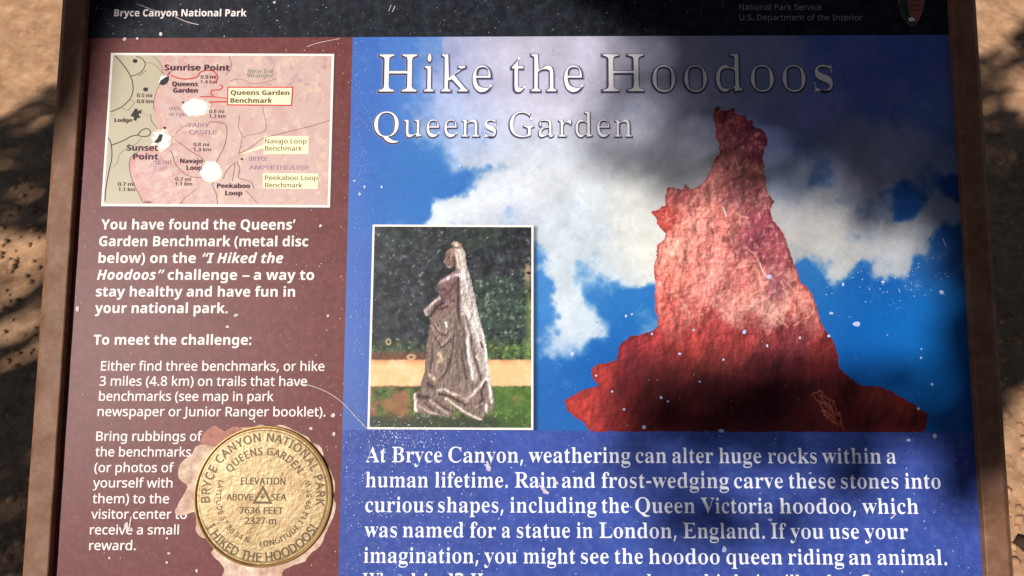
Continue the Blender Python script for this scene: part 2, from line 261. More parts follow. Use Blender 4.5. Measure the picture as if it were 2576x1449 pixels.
83,111,673,2,48,337,-20,-43,3,-40,8,-38,13,-35,19,-32,23,-29,28,-24,31,-21,35,-16,39,-12,40,-7,43,-2,46,2,46,7,44,12,41,16,39,21,35,24,31,29,27,32,23,35,19,37,13,40,8,43,3,42,-3,40,-8,37,-13,35,-18,32,-23,28,-27,25,-31,21,-34,16,-39,
12,-41,8,-45,2,-47,-2,-47,-8,-44,-12,-42,-16,-38,-21,-35,-25,-31,-28,-27,-31,-23,-35,-18,-37,-13,-40,-8,22,337,23,48,14,33,41,10,34,7,51,4,145,-1,81,-5,66,-7,51,-11,35,-32,43,-46,14,-49,-14,-31,-43,-10,-36,-8,-51,-4,-65,-1,-80,5,-146,
7,-50,11,-35,32,-41,
83,112,743,2,53,35,-278,0,31,27,4,19,9,12,13,8,20,4,73,0,614,-3,51,-9,29,-20,15,-34,9,0,31,247,0,0,-96,34,50,40,35,47,21,54,7,34,-3,33,-7,30,-13,28,-19,25,-22,22,-27,20,-30,17,-34,13,-37,9,-40,6,-42,2,-44,-2,-48,-6,-45,-10,-43,-13,
-40,-17,-36,-20,-32,-23,-29,-27,-23,-29,-20,-31,-13,-33,-8,-35,-3,-47,5,-42,16,-37,26,-32,37,0,-180,8,-81,11,-24,19,-14,61,-11,0,-32,21,391,56,53,16,34,46,12,36,8,44,5,52,2,59,-1,57,-5,51,-7,43,-10,36,-32,45,-52,15,-30,-5,-27,-16,-24,
-27,-21,-38,0,-333,17,-35,22,-25,26,-16,
83,113,728,2,47,349,-278,0,32,49,6,30,12,14,23,5,38,0,225,-35,-34,-39,-24,-43,-14,-47,-5,-34,3,-33,7,-30,12,-29,17,-26,22,-23,25,-20,29,-17,32,-13,36,-10,39,-6,41,-2,43,3,50,7,47,12,44,17,41,22,37,24,33,29,29,32,25,35,20,37,14,40,8,
42,3,45,-5,44,-14,43,-23,42,-33,104,78,21,0,0,-808,4,-36,10,-24,20,-13,35,-6,0,-32,21,357,59,30,5,28,15,22,24,10,31,0,348,-5,47,-17,34,-28,20,-38,7,-59,-17,-38,-51,-12,-38,-9,-48,-6,-58,-1,-66,1,-61,6,-52,8,-43,12,-35,38,-46,
83,114,575,1,43,36,0,0,32,34,6,21,13,10,23,4,37,0,393,-3,42,-9,24,-19,12,-34,5,2,34,249,0,0,-117,19,30,20,27,21,22,23,19,47,26,45,9,49,-8,36,-21,21,-34,7,-42,-6,-35,-17,-28,-26,-18,-34,-6,-31,4,-21,12,-30,39,-16,15,-21,5,-27,-9,-26,
-28,-19,-43,-7,-56,0,-273,5,-38,15,-23,29,-12,48,-6,0,-32,
83,115,576,1,75,302,-20,-28,2,-31,6,-34,10,-36,14,-27,5,-27,-8,-17,-26,-31,0,0,228,35,0,11,-40,15,-36,19,-31,22,-26,51,-36,57,-12,44,5,32,18,20,28,7,36,-18,51,-54,42,-98,49,-33,18,-29,20,-24,20,-19,21,-26,48,-9,55,3,40,11,37,17,34,
25,30,30,24,36,18,40,10,46,4,50,-6,66,-17,14,-3,14,-2,20,7,15,21,27,0,0,-195,-31,0,-12,34,-15,30,-17,26,-20,21,-45,29,-50,9,-38,-5,-28,-15,-17,-24,-5,-30,5,-29,15,-24,26,-21,37,-21,90,-44,32,-18,27,-18,23,-20,18,-20,24,-50,7,-64,-3,
-45,-11,-41,-18,-36,-26,-31,-32,-24,-36,-18,-40,-11,
83,116,457,1,33,247,-19,-37,3,-32,7,-26,12,-20,18,-16,22,-11,28,-6,33,-2,38,0,415,-57,0,0,42,136,139,26,30,22,29,19,26,15,25,31,0,0,-227,126,0,0,-64,-126,0,0,-393,2,-37,8,-26,14,-15,23,-5,42,17,34,51,33,-17,-36,-66,-45,-47,-54,-28,

83,117,749,1,44,262,-20,-43,3,-36,10,-30,17,-23,24,-17,31,-12,36,-7,43,-3,49,0,303,-3,40,-9,29,-21,17,-35,6,0,33,260,0,0,-473,5,-32,14,-24,22,-16,29,-5,57,15,47,46,0,364,-4,43,-11,28,-23,15,-40,6,0,33,268,0,0,-481,4,-39,11,-23,22,-13,
36,-6,0,-33,-58,-3,-63,-9,-68,-14,-74,-20,0,101,-38,-42,-47,-32,-53,-20,
83,118,612,1,24,285,-20,-208,516,-33,66,-19,18,-30,7,0,34,333,0,0,-33,-16,0,-41,-9,-13,-27,3,-16,108,-292,102,261,11,39,-19,33,-56,11,0,33,203,0,0,-31,-33,-12,-22,-21,-35,-71,-200,-506,
83,119,869,1,42,244,-20,-210,549,-22,40,-14,11,-19,7,0,34,298,0,0,-34,-38,-9,-8,-10,-3,-16,3,-21,8,-26,94,-251,89,216,-20,62,-23,45,-16,9,-27,4,0,31,310,0,0,-34,-41,-10,-14,-25,1,-14,3,-14,77,-242,92,230,10,39,-4,16,-10,11,-48,12,0,
31,179,0,0,-31,-25,-6,-16,-15,-27,-53,-215,-536,-30,0,-132,414,-167,-414,
83,120,638,1,51,9,0,0,30,30,11,29,17,28,24,28,31,122,160,-160,254,-38,43,-40,17,0,34,329,0,0,-33,-42,-7,-14,-21,17,-40,69,-109,80,102,16,24,6,20,-4,14,-11,9,-52,8,0,33,220,0,0,-29,-28,-9,-29,-18,-28,-25,-29,-32,-112,-140,187,-295,23,
-30,13,-8,19,-4,0,-31,-328,0,0,32,46,7,11,9,4,12,-6,26,-18,32,-72,110,-80,-106,-19,-30,-7,-23,15,-30,44,-9,7,0,0,-30,
83,121,600,1,56,105,-281,-47,8,-38,23,-25,36,-8,46,5,33,17,29,27,20,35,7,32,-5,25,-15,16,-23,5,-30,-1,-11,0,-12,6,-17,18,-5,25,12,31,37,31,59,22,80,-208,510,-24,49,-18,25,-16,9,-22,3,-2,0,0,34,333,0,0,-34,-53,-8,-11,-11,-3,-19,2,-16,
7,-20,105,-275,90,244,11,38,3,28,-4,19,-12,12,-53,8,0,34,193,0,0,-34,-25,-6,-20,-20,-36,-76,-194,-533,-17,-44,-16,-38,-17,-34,-15,-27,-33,-43,-35,-27,-40,-15,
83,122,586,1,26,26,0,0,28,310,547,-79,0,-65,-8,-48,-24,-18,-18,-15,-25,-13,-31,-11,-36,-35,0,11,188,486,0,0,-39,-298,-532,54,0,44,2,38,7,32,12,26,16,22,22,20,29,18,35,15,42,32,0,-16,-215,
82,65,858,2,8,0,0,375,963,109,0,373,-963,-125,0,-115,297,-381,0,-114,-297,8,277,404,303,0,-107,290,-14,39,-18,59,-14,46,-21,-81,-21,-63,
82,66,873,3,29,130,0,0,959,274,0,111,-6,90,-18,71,-29,51,-44,31,-62,10,-79,-5,-53,-16,-47,-26,-40,-36,-33,-45,-24,-54,-15,0,-7,57,-13,52,-22,44,-30,33,-42,16,-35,9,-40,4,-47,-10,-81,-30,-67,-50,-54,-67,-39,-81,-24,-96,-8,15,251,551,
177,0,74,4,57,13,39,22,25,31,15,39,5,48,-6,48,-18,38,-31,27,-45,19,-59,12,-74,4,-159,0,15,251,102,194,0,76,6,59,16,42,28,28,36,16,44,6,50,-6,47,-17,41,-29,34,-44,25,-61,16,-80,5,-184,0,
82,67,849,1,42,522,-13,-92,6,-81,20,-71,34,-60,46,-49,57,-38,69,-27,79,-17,87,-5,96,6,93,18,85,29,78,41,68,52,58,63,47,74,35,84,21,94,6,97,-6,88,-19,79,-31,-48,-102,-99,36,-57,12,-62,4,-95,-11,-81,-35,-67,-57,-49,-78,-30,-94,-9,-111,
9,-111,27,-95,46,-77,64,-58,83,-35,101,-11,120,10,110,27,0,-104,-111,-30,
82,68,981,2,18,130,0,0,959,296,0,92,-6,84,-18,75,-30,65,-41,55,-53,44,-64,32,-75,19,-86,7,-97,-15,-149,-44,-122,-74,-95,-99,-68,-123,-41,-146,-14,12,251,103,130,0,217,43,130,127,43,212,-11,117,-31,93,-53,71,-72,50,-89,30,-107,10,-157,
0,
82,69,747,1,12,130,0,0,959,536,0,0,-106,-415,0,0,-300,391,0,0,-104,-391,0,0,-343,415,0,0,-106,
82,70,697,1,10,130,0,0,959,536,0,0,-106,-415,0,0,-340,390,0,0,-106,-390,0,0,-407,
82,71,978,1,57,541,-13,-94,6,-84,20,-73,33,-62,46,-52,57,-41,68,-29,78,-18,88,-6,97,7,95,19,87,33,78,45,68,57,57,68,46,79,34,89,21,100,6,53,-1,50,-5,49,-8,47,-12,45,-13,42,-17,-46,-105,-115,39,-43,9,-44,6,-45,1,-106,-11,-89,-35,-73,
-57,-53,-78,-32,-94,-11,-111,4,-74,13,-67,20,-62,29,-54,39,-46,48,-37,59,-27,69,-16,81,-6,107,7,81,16,0,285,-211,0,0,107,331,0,0,-470,-52,-15,-52,-13,-53,-9,-55,-7,-60,-4,
82,72,995,1,12,130,0,0,959,121,0,0,-406,492,0,0,406,121,0,0,-959,-121,0,0,447,-492,0,0,-447,
82,73,455,1,12,54,0,0,70,113,25,0,767,-113,27,0,70,346,0,0,-70,-113,-27,0,-767,113,-25,0,-70,
82,74,367,1,20,-5,-255,-57,4,-43,13,0,102,46,-9,51,-4,33,3,31,10,27,19,22,28,14,41,5,53,0,954,120,0,0,-944,-7,-84,-23,-68,-38,-52,-51,-37,-60,-22,
82,75,831,1,14,130,0,0,959,121,0,0,-473,83,92,82,91,260,290,141,0,-380,-418,394,-541,-142,0,-340,458,-98,-86,0,-372,
82,76,704,1,6,130,0,0,959,121,0,0,-852,419,0,0,-107,
82,77,1218,1,20,130,0,0,959,179,0,295,-786,6,0,301,786,177,0,0,-959,-120,0,0,590,4,138,6,111,-6,0,-319,-839,-100,0,-315,841,-6,0,7,-112,3,-147,0,-582,
82,78,1021,1,17,130,0,0,959,140,0,512,-794,5,0,-3,65,-4,94,-2,94,0,541,113,0,0,-959,-142,0,-513,797,-5,0,7,-117,4,-144,0,-536,
82,79,1049,2,36,525,-13,-94,6,-82,21,-72,34,-60,47,-49,58,-38,69,-27,78,-16,87,-5,95,5,95,16,85,27,78,38,68,49,57,60,47,72,34,83,21,95,7,90,-7,81,-20,70,-34,60,-47,50,-57,39,-68,28,-78,16,-87,6,-95,-6,-95,-16,-87,-28,-78,-39,-68,-50,
-58,-60,-47,-70,-34,-81,-21,24,525,91,100,12,79,35,60,57,42,78,25,96,8,112,-8,112,-25,95,-42,77,-60,57,-79,34,-98,12,-99,-12,-80,-34,-61,-57,-43,-77,-26,-95,-8,-112,8,-112,26,-96,42,-78,61,-57,79,-35,
82,80,813,2,20,130,0,0,959,254,0,114,-8,92,-25,68,-41,48,-56,29,-69,9,-83,-4,-52,-12,-49,-19,-47,-30,-44,-39,-37,-51,-32,-63,-23,-76,-15,-89,-5,-110,0,0,-373,15,251,477,97,0,83,5,69,15,52,24,37,37,23,50,7,64,-6,56,-20,46,-33,36,-47,
25,-62,16,-78,5,-122,0,
82,81,1049,2,38,744,-228,-185,216,-20,-1,-14,0,-94,6,-82,21,-72,34,-60,47,-49,58,-38,69,-27,78,-16,87,-5,95,5,95,16,85,27,78,38,68,49,57,60,47,72,34,83,21,95,7,90,-7,81,-20,70,-34,60,-47,50,-57,39,-68,28,-78,16,-87,6,-95,-8,-112,-23,
-99,-39,-89,-55,-74,-70,-56,-84,-40,229,-239,24,525,91,100,12,79,35,60,57,42,78,25,96,8,112,-8,112,-25,95,-42,77,-60,57,-79,34,-98,12,-99,-12,-80,-34,-61,-57,-43,-77,-26,-95,-8,-112,8,-112,26,-96,42,-78,61,-57,79,-35,
82,82,835,2,21,130,0,0,959,265,0,109,-8,88,-22,67,-38,47,-53,29,-68,9,-84,-3,-48,-9,-42,-16,-37,-32,-46,-40,-35,-45,-28,-47,-20,263,-430,-141,0,-232,396,-191,0,0,-396,15,251,498,144,0,71,5,57,16,42,26,30,35,18,46,6,55,-6,57,-19,44,
-31,33,-45,22,-58,13,-72,4,-137,0,
82,83,737,1,72,332,-13,-53,1,-49,4,-47,7,-63,14,-51,19,0,116,120,-39,48,-10,50,-6,50,-2,66,5,54,14,42,23,30,31,18,38,6,44,-5,43,-15,36,-27,31,-42,29,-136,58,-75,32,-62,36,-48,41,-35,48,-20,59,-7,69,4,49,13,43,22,39,29,33,36,28,43,23,
48,16,53,10,58,3,51,-1,49,-5,45,-8,42,-11,40,-13,37,-15,-37,-104,-108,37,-40,8,-40,5,-42,1,-55,-4,-45,-13,-36,-21,-34,-44,-11,-57,5,-45,15,-36,26,-30,40,-28,123,-55,54,-21,48,-22,41,-23,36,-26,30,-28,23,-32,17,-36,10,-41,3,-47,-10,
-79,-31,-67,-51,-53,-69,-40,-84,-24,
82,84,747,1,8,313,0,0,853,-300,0,0,106,719,0,0,-106,-298,0,0,-853,
82,85,982,1,33,486,-13,-109,10,-91,33,-72,54,-52,72,-31,86,-10,99,0,618,121,0,0,-622,7,-72,21,-60,34,-49,49,-36,63,-21,77,-8,79,8,63,23,47,39,32,50,20,59,6,68,0,621,120,0,0,-621,-5,-64,-13,-59,-23,-56,-31,-49,-41,-42,-51,-35,-60,-26,
-70,-15,
82,86,806,1,11,343,0,-343,959,126,0,217,-615,36,-111,24,-99,24,100,36,113,215,612,128,0,-343,-959,
82,87,1249,1,26,270,0,-254,959,126,0,149,-586,28,-119,18,-109,20,114,31,121,169,579,125,0,176,-583,33,-123,20,-108,18,108,29,122,147,584,127,0,-256,-959,-122,0,-186,629,-22,78,-17,69,-10,42,-14,-75,-31,-118,-182,-625,
82,88,787,1,12,5,0,319,500,-298,459,134,0,235,-376,236,376,128,0,-297,-457,320,-502,-137,0,-254,416,-258,-416,
82,89,760,1,9,320,0,0,367,-320,592,132,0,248,-471,250,471,130,0,-319,-587,0,-372,
82,90,768,1,10,51,0,0,91,505,761,-489,0,0,107,635,0,0,-91,-505,-761,519,0,0,-107,
82,97,754,2,44,289,-13,-62,5,-54,18,-47,28,-36,41,-21,54,-7,67,9,66,28,56,47,44,67,33,87,21,107,10,122,4,0,43,-4,54,-13,41,-22,30,-47,26,-63,9,-55,-5,-52,-12,-96,-38,-36,88,51,24,61,20,43,10,45,6,46,2,80,-6,65,-20,50,-32,35,-46,21,
-61,7,-77,0,-490,-86,0,-23,102,-5,0,-32,-36,-33,-29,-34,-22,-39,-16,-48,-9,17,316,82,57,6,51,16,43,28,34,40,20,52,7,63,0,65,-106,-4,-81,-7,-62,-15,-43,-21,-39,-45,-13,-61,9,-53,28,-36,42,-21,
82,98,826,2,31,455,-13,-53,3,-46,10,-39,17,-48,34,-37,40,-9,0,-24,-91,-85,0,0,1021,118,0,0,-249,-2,-85,-4,-62,6,0,37,42,48,34,39,17,46,11,53,3,84,-10,72,-31,60,-52,45,-73,27,-93,9,-113,-9,-113,-27,-94,-46,-72,-60,-53,-72,-31,22,438,
85,59,8,48,23,37,40,27,54,16,69,5,82,-22,152,-65,91,-108,30,-68,-7,-53,-22,-37,-37,-25,-52,-15,-68,-5,-84,0,-5,5,-82,15,-68,24,-54,37,-39,54,-24,
82,99,645,1,38,403,-13,-61,4,-57,13,-52,22,-46,30,-39,41,-32,49,-23,60,-14,70,-5,80,5,83,15,72,24,61,33,51,40,41,47,30,53,22,58,13,62,4,106,-11,83,-28,-36,-98,-75,23,-81,11,-118,-30,-70,-91,-24,-152,6,-80,17,-66,29,-53,40,-39,51,-23,
63,-7,55,3,49,9,82,29,0,-104,-80,-29,
82,100,826,2,31,369,-13,-83,10,-72,31,-60,52,-44,72,-27,93,-9,114,9,113,27,93,45,74,60,52,72,32,84,10,52,-3,45,-10,39,-18,48,-34,39,-41,8,0,-5,52,-3,54,0,288,118,0,0,-1021,-95,0,-18,97,-5,0,-38,-43,-48,-35,-40,-18,-46,-11,25,388,85,
69,7,53,20,39,35,25,49,16,63,5,77,0,21,-5,83,-15,69,-24,54,-38,40,-55,24,-71,8,-58,-8,-48,-25,-37,-43,-27,-56,-16,-68,-5,-79,5,-80,16,-66,27,-54,37,-40,48,-23,
82,101,758,2,44,420,-13,-65,4,-60,14,-55,23,-49,33,-40,41,-33,50,-25,60,-14,67,-5,76,4,75,13,67,22,60,30,53,38,43,44,35,51,25,55,15,61,5,59,-4,53,-14,47,-22,41,-30,34,-38,27,-45,20,-52,12,-57,4,-63,0,-71,-493,0,8,-75,21,-62,34,-49,
45,-35,55,-22,67,-7,44,2,40,4,37,7,110,37,0,-103,-109,-36,-38,-6,-43,-4,13,199,431,366,0,-4,57,-14,50,-24,42,-33,31,-44,19,-55,7,-53,-6,-44,-19,-37,-30,-28,-41,-20,-50,
82,102,462,1,27,146,0,0,629,-126,0,0,55,126,40,0,42,7,84,21,67,34,49,47,34,57,21,68,7,79,-8,61,-17,-31,-92,-50,13,-58,7,-51,-10,-37,-30,-16,-31,-9,-42,-3,-51,0,-47,181,0,0,-91,-181,0,0,-629,
82,103,826,2,48,390,-322,-100,5,-86,15,-74,25,0,109,77,-31,89,-19,100,-6,58,6,48,18,40,30,29,41,18,49,6,59,0,28,1,46,3,42,-5,0,-57,-60,-75,-36,-91,-12,-87,10,-72,33,-60,55,-43,74,-26,91,-9,109,9,106,26,92,43,75,59,56,73,34,85,11,46,
-3,43,-9,40,-14,36,-22,32,-27,29,-33,7,0,16,95,94,0,0,-732,-9,-95,-26,-77,-44,-60,-62,-44,-81,-26,25,388,83,66,7,53,19,40,33,27,47,17,63,5,78,0,29,-5,89,-17,70,-29,52,-40,36,-53,21,-67,7,-55,-8,-47,-24,-37,-40,-28,-55,-16,-68,-6,-82,
6,-81,16,-68,27,-54,38,-39,47,-24,
82,104,830,1,31,114,0,0,1021,118,0,0,-300,-6,-100,8,0,26,33,31,28,37,22,41,15,44,10,45,3,80,-7,66,-21,51,-34,37,-50,22,-67,7,-84,0,-469,-117,0,0,461,-17,96,-54,58,-90,19,-72,-8,-55,-22,-39,-38,-25,-52,-15,-64,-5,-78,0,-372,
82,105,347,2,16,175,839,-28,5,-22,14,-15,24,-5,33,5,33,15,24,22,13,28,5,25,-5,22,-13,16,-24,5,-33,-5,-33,-16,-24,-22,-14,4,114,0,0,720,118,0,0,-720,
82,106,347,2,16,175,839,-28,5,-22,14,-15,24,-5,33,5,33,15,24,22,13,28,5,25,-5,22,-13,16,-24,5,-33,-5,-33,-16,-24,-22,-14,18,30,-322,-60,4,-44,12,0,95,42,-9,47,-4,39,6,32,17,21,34,7,56,0,831,118,0,0,-827,-5,-63,-16,-52,-27,-43,-39,-32,
-51,-19,
82,107,717,1,18,114,0,0,1021,117,0,0,-533,-1,-57,-4,-60,5,0,24,31,33,41,29,34,230,243,138,0,-291,-308,311,-412,-142,0,-250,336,-82,-71,0,-265,
82,108,347,1,4,114,0,0,1021,118,0,0,-1021,
82,109,1256,1,52,114,0,0,720,96,0,17,-98,7,0,25,34,30,28,35,22,39,15,41,9,42,3,100,-13,73,-40,47,-68,7,0,27,38,33,31,39,23,42,16,44,10,46,3,75,-7,60,-20,48,-35,33,-50,20,-68,7,-84,0,-469,-117,0,0,463,-16,95,-49,57,-81,19,-63,-7,-50,
-20,-37,-33,-25,-47,-15,-59,-5,-70,0,-398,-117,0,0,463,-16,95,-49,57,-83,19,-65,-7,-50,-23,-35,-37,-23,-52,-14,-64,-5,-78,0,-373,
82,110,830,1,30,114,0,0,720,96,0,17,-98,7,0,26,34,32,28,38,22,42,15,44,9,45,3,79,-7,65,-20,50,-35,37,-50,22,-68,7,-84,0,-469,-117,0,0,461,-17,96,-54,58,-90,19,-71,-7,-55,-23,-39,-37,-25,-52,-16,-64,-5,-78,0,-373,
82,111,813,2,30,404,-13,-61,4,-57,15,-52,24,-46,34,-39,42,-32,52,-24,60,-14,68,-5,75,10,110,30,92,50,74,67,53,82,33,95,10,63,-4,58,-15,52,-24,46,-34,39,-42,32,-51,23,-59,14,-67,5,-76,-10,-110,-30,-92,-51,-74,-67,-55,-82,-33,24,407,
85,66,8,53,25,41,41,28,56,17,67,6,79,-6,79,-17,67,-28,54,-41,41,-53,24,-67,8,-67,-8,-53,-24,-40,-41,-28,-54,-16,-67,-6,-79,6,-79,16,-67,28,-56,41,-41,53,-25,
82,112,826,2,31,114,-322,0,1042,97,0,16,-98,5,0,38,43,47,36,39,18,46,11,55,3,83,-10,71,-31,60,-51,45,-73,27,-93,9,-114,-9,-113,-27,-93,-45,-73,-60,-53,-72,-32,-84,-10,-52,3,-46,11,-39,17,-49,34,-37,39,-8,0,6,-57,2,-61,0,-295,26,438,
85,60,9,48,27,37,43,26,56,12,43,7,48,2,52,-5,77,-16,65,-27,55,-37,41,-49,25,-61,8,-66,-7,-52,-20,-37,-35,-25,-48,-16,-63,-7,-77,0,-23,5,-82,15,-68,24,-55,37,-39,54,-24,
82,113,826,2,31,594,-322,0,307,1,57,5,55,-8,0,-36,-43,-49,-35,-40,-18,-47,-11,-53,-3,-82,10,-70,31,-60,52,-45,72,-27,93,-9,114,9,113,28,93,45,74,61,52,71,32,83,10,53,-3,46,-11,39,-18,48,-36,38,-43,5,0,18,98,94,0,0,-1042,25,390,85,67,
6,52,21,38,34,26,48,16,62,6,77,0,24,-5,84,-15,69,-26,55,-38,39,-54,23,-70,8,-59,-8,-48,-25,-37,-43,-26,-56,-16,-68,-5,-79,5,-79,16,-66,27,-55,37,-39,49,-24,
82,114,555,1,24,114,0,0,720,97,0,13,-132,6,0,25,38,30,34,35,30,39,24,43,15,48,4,44,-2,41,-6,-15,-108,-38,6,-40,3,-53,-8,-51,-22,-43,-37,-34,-48,-16,-38,-9,-43,-4,-46,0,-384,
82,115,643,1,59,296,-13,-48,1,-44,4,-38,7,-51,14,-45,19,0,108,104,-40,41,-10,41,-6,42,-2,55,3,43,10,32,16,31,34,10,43,-4,26,-11,22,-21,22,-32,21,-110,49,-119,53,-44,30,-33,35,-20,43,-6,54,8,56,25,47,41,38,55,27,65,17,75,5,43,-1,41,
-4,39,-7,107,-36,-40,-94,-95,32,-51,10,-52,4,-64,-6,-46,-18,-29,-28,-10,-36,5,-27,13,-23,23,-20,35,-20,110,-47,117,-53,42,-30,31,-35,20,-42,6,-53,-9,-64,-26,-53,-43,-42,-58,-30,-70,-17,
82,116,485,1,27,334,-13,-54,4,-50,15,-43,27,-34,41,-16,36,-10,46,-3,54,0,419,-103,0,0,56,104,47,47,153,70,0,0,-165,208,0,0,-91,-208,0,0,-417,8,-57,23,-40,36,-24,46,-8,55,5,45,10,0,-90,-53,-15,
82,117,830,1,30,368,-13,-80,7,-65,20,-51,35,-37,50,-22,66,-7,83,0,472,120,0,0,-463,17,-96,54,-57,88,-19,72,7,55,22,39,38,26,51,16,65,5,77,0,375,118,0,0,-720,-97,0,-17,95,-6,0,-26,-34,-32,-27,-38,-21,-42,-15,-44,-9,
82,118,682,1,14,273,0,-273,720,126,0,153,-424,23,-66,22,-69,13,-56,6,0,15,56,23,70,22,65,153,424,126,0,-274,-720,
82,119,1056,1,29,212,1,-197,720,122,0,99,-384,29,-117,18,-98,6,0,13,57,16,70,19,67,128,405,129,0,123,-405,29,-100,20,-92,5,0,18,92,30,121,101,384,121,0,-200,-720,-139,0,-123,406,-30,108,-20,83,-5,0,-18,-83,-31,-109,-128,-405,
82,120,711,1,12,24,0,261,368,-249,352,135,0,185,-271,184,271,133,0,-249,-352,262,-368,-134,0,-196,287,-199,-287,
82,121,685,1,27,113,-322,-57,3,-41,7,0,94,35,-5,44,-3,56,9,43,26,34,41,27,52,37,95,-290,723,127,0,155,-410,37,-102,24,-94,5,0,25,88,37,110,146,408,128,0,-310,-819,-28,-64,-32,-54,-38,-45,-44,-34,-55,-20,
82,122,631,1,10,52,0,0,78,387,551,-364,0,0,91,495,0,0,-89,-382,-540,391,0,0,-91,
82,48,768,2,30,383,-13,-99,14,-80,44,-61,73,-43,98,-26,121,-8,144,3,99,11,88,17,79,26,67,33,57,43,44,51,33,62,19,71,7,98,-15,80,-43,62,-72,44,-98,27,-121,8,-144,-3,-98,-11,-89,-18,-78,-25,-69,-34,-56,-43,-45,-51,-33,-62,-20,24,383,
87,65,11,51,33,38,54,25,76,16,99,5,121,-5,120,-16,98,-25,76,-38,54,-51,33,-65,11,-66,-11,-51,-33,-37,-54,-25,-76,-15,-98,-5,-120,5,-121,15,-98,25,-77,37,-54,51,-33,
82,49,768,1,11,361,0,0,670,2,93,4,72,-39,-35,-45,-38,-102,-84,-61,80,259,201,98,0,0,-959,
82,50,768,1,46,64,0,0,98,252,254,122,129,30,37,25,37,20,37,14,37,9,40,3,42,-6,48,-15,40,-26,32,-35,23,-41,13,-47,5,-44,-3,-41,-8,-38,-13,-35,-19,-36,-22,-37,-27,-63,80,40,29,43,27,47,24,51,18,54,11,59,3,84,-7,70,-23,59,-37,43,-51,26,
-63,9,-74,-4,-49,-10,-47,-17,-44,-24,-43,-28,-44,-34,-43,-129,-137,-200,-197,0,-6,484,0,0,-107,
82,51,768,1,78,324,-13,-49,1,-47,4,-44,6,-42,10,-42,13,-40,18,0,110,42,-18,43,-16,46,-12,46,-10,44,-5,44,-2,78,6,62,16,46,28,32,38,19,47,6,54,-8,55,-23,43,-39,32,-54,22,-66,13,-78,5,-93,0,0,100,94,0,72,6,60,16,47,28,34,37,21,44,6,51,
-11,62,-36,46,-35,21,-42,13,-50,4,-50,-2,-44,-8,-39,-13,-109,-58,-59,81,37,26,42,23,48,21,53,16,57,10,62,3,92,-7,75,-22,57,-38,41,-48,24,-57,8,-65,-6,-60,-18,-52,-30,-42,-40,-34,-48,-25,-57,-17,0,-5,71,-14,57,-25,44,-34,32,-43,18,-52,
7,-59,-5,-54,-13,-49,-21,-46,-31,-40,-40,-34,-49,-27,-60,-20,-69,-12,
82,52,768,2,11,488,0,0,218,-460,0,0,100,452,646,122,0,0,-640,139,0,0,-106,-139,0,0,-218,8,144,324,344,0,0,302,2,119,4,93,-5,0,-27,-55,-31,-50,
82,53,768,1,46,333,-13,-48,1,-47,5,-44,7,-60,16,-49,23,0,111,34,-18,39,-15,44,-13,46,-9,44,-6,42,-2,67,6,57,17,48,28,36,39,22,53,7,64,-7,58,-19,48,-32,39,-46,28,-61,16,-76,6,-86,-7,-77,-13,-60,37,37,453,481,0,0,-107,-381,0,-22,-278,
61,9,86,5,92,-8,79,-25,64,-41,49,-56,29,-69,10,-83,-11,-92,-31,-78,-53,-64,-71,-48,-88,-28,
82,54,768,2,56,400,-13,-59,5,-55,15,-51,25,-46,36,-39,47,-32,57,-25,68,-14,79,-5,91,2,68,6,68,10,67,15,65,22,60,29,56,36,51,44,43,53,36,63,27,74,16,85,5,63,-2,55,-10,0,-100,-54,12,-61,4,-59,-4,-51,-10,-45,-17,-38,-23,-32,-28,-27,-34,
-22,-37,-17,-42,-13,-44,-9,-48,-7,-50,-4,-51,8,0,37,43,49,36,40,19,47,11,54,3,78,-8,67,-25,57,-42,42,-58,26,-72,8,-86,-9,-93,-28,-79,-45,-64,-62,-48,-74,-29,24,399,86,53,6,45,18,39,30,29,43,17,56,6,70,-5,57,-15,48,-26,40,-36,30,-46,
18,-57,6,-59,-7,-51,-19,-42,-30,-31,-37,-20,-41,-7,-42,6,-58,17,-57,29,-52,40,-42,51,-28,
82,55,768,1,7,183,0,393,852,-517,0,0,107,643,0,0,-91,-389,-868,
82,56,768,3,49,387,-13,-95,7,-79,23,-64,37,-46,52,-28,63,-9,75,7,62,20,53,32,45,42,38,47,32,51,27,-45,29,-39,32,-35,36,-28,42,-16,49,-5,55,4,47,12,41,21,36,28,31,34,26,40,21,45,15,49,8,53,3,79,-6,69,-20,59,-33,44,-45,27,-57,9,-68,-6,
-54,-19,-47,-29,-40,-37,-36,-91,-58,107,-64,44,-39,33,-44,22,-51,7,-62,-9,-75,-29,-63,-47,-53,-64,-39,-76,-24,21,388,553,44,21,39,24,35,27,26,31,16,38,5,45,-11,59,-36,44,-34,19,-42,12,-49,4,-46,-4,-40,-12,-35,-19,-36,-44,-12,-59,6,
-46,18,-38,27,-31,37,-26,25,384,81,60,5,50,15,40,26,29,34,17,40,6,46,-6,44,-19,39,-30,33,-41,30,-49,27,-57,25,-21,8,-55,-27,-45,-29,-35,-31,-26,-35,-16,-41,-5,-47,6,-44,16,-39,28,-33,39,-26,51,-15,
82,57,768,2,59,258,-13,-63,3,-58,10,0,101,56,-13,62,-5,59,4,52,10,44,17,38,23,33,28,27,33,22,37,17,42,13,45,9,48,7,49,3,51,-8,0,-36,-42,-49,-36,-41,-19,-48,-11,-54,-3,-78,8,-66,25,-56,43,-42,57,-25,71,-9,86,4,64,13,58,21,51,29,45,36,
37,42,30,49,21,53,13,59,4,59,-5,55,-15,52,-26,45,-36,39,-47,32,-57,24,-67,15,-79,4,-91,-2,-68,-6,-68,-10,-67,-15,-65,-22,-60,-28,-56,-37,-51,-44,-43,-54,-36,-63,-27,-74,-16,25,368,451,60,7,52,20,41,29,32,37,19,41,7,42,-6,58,-17,56,
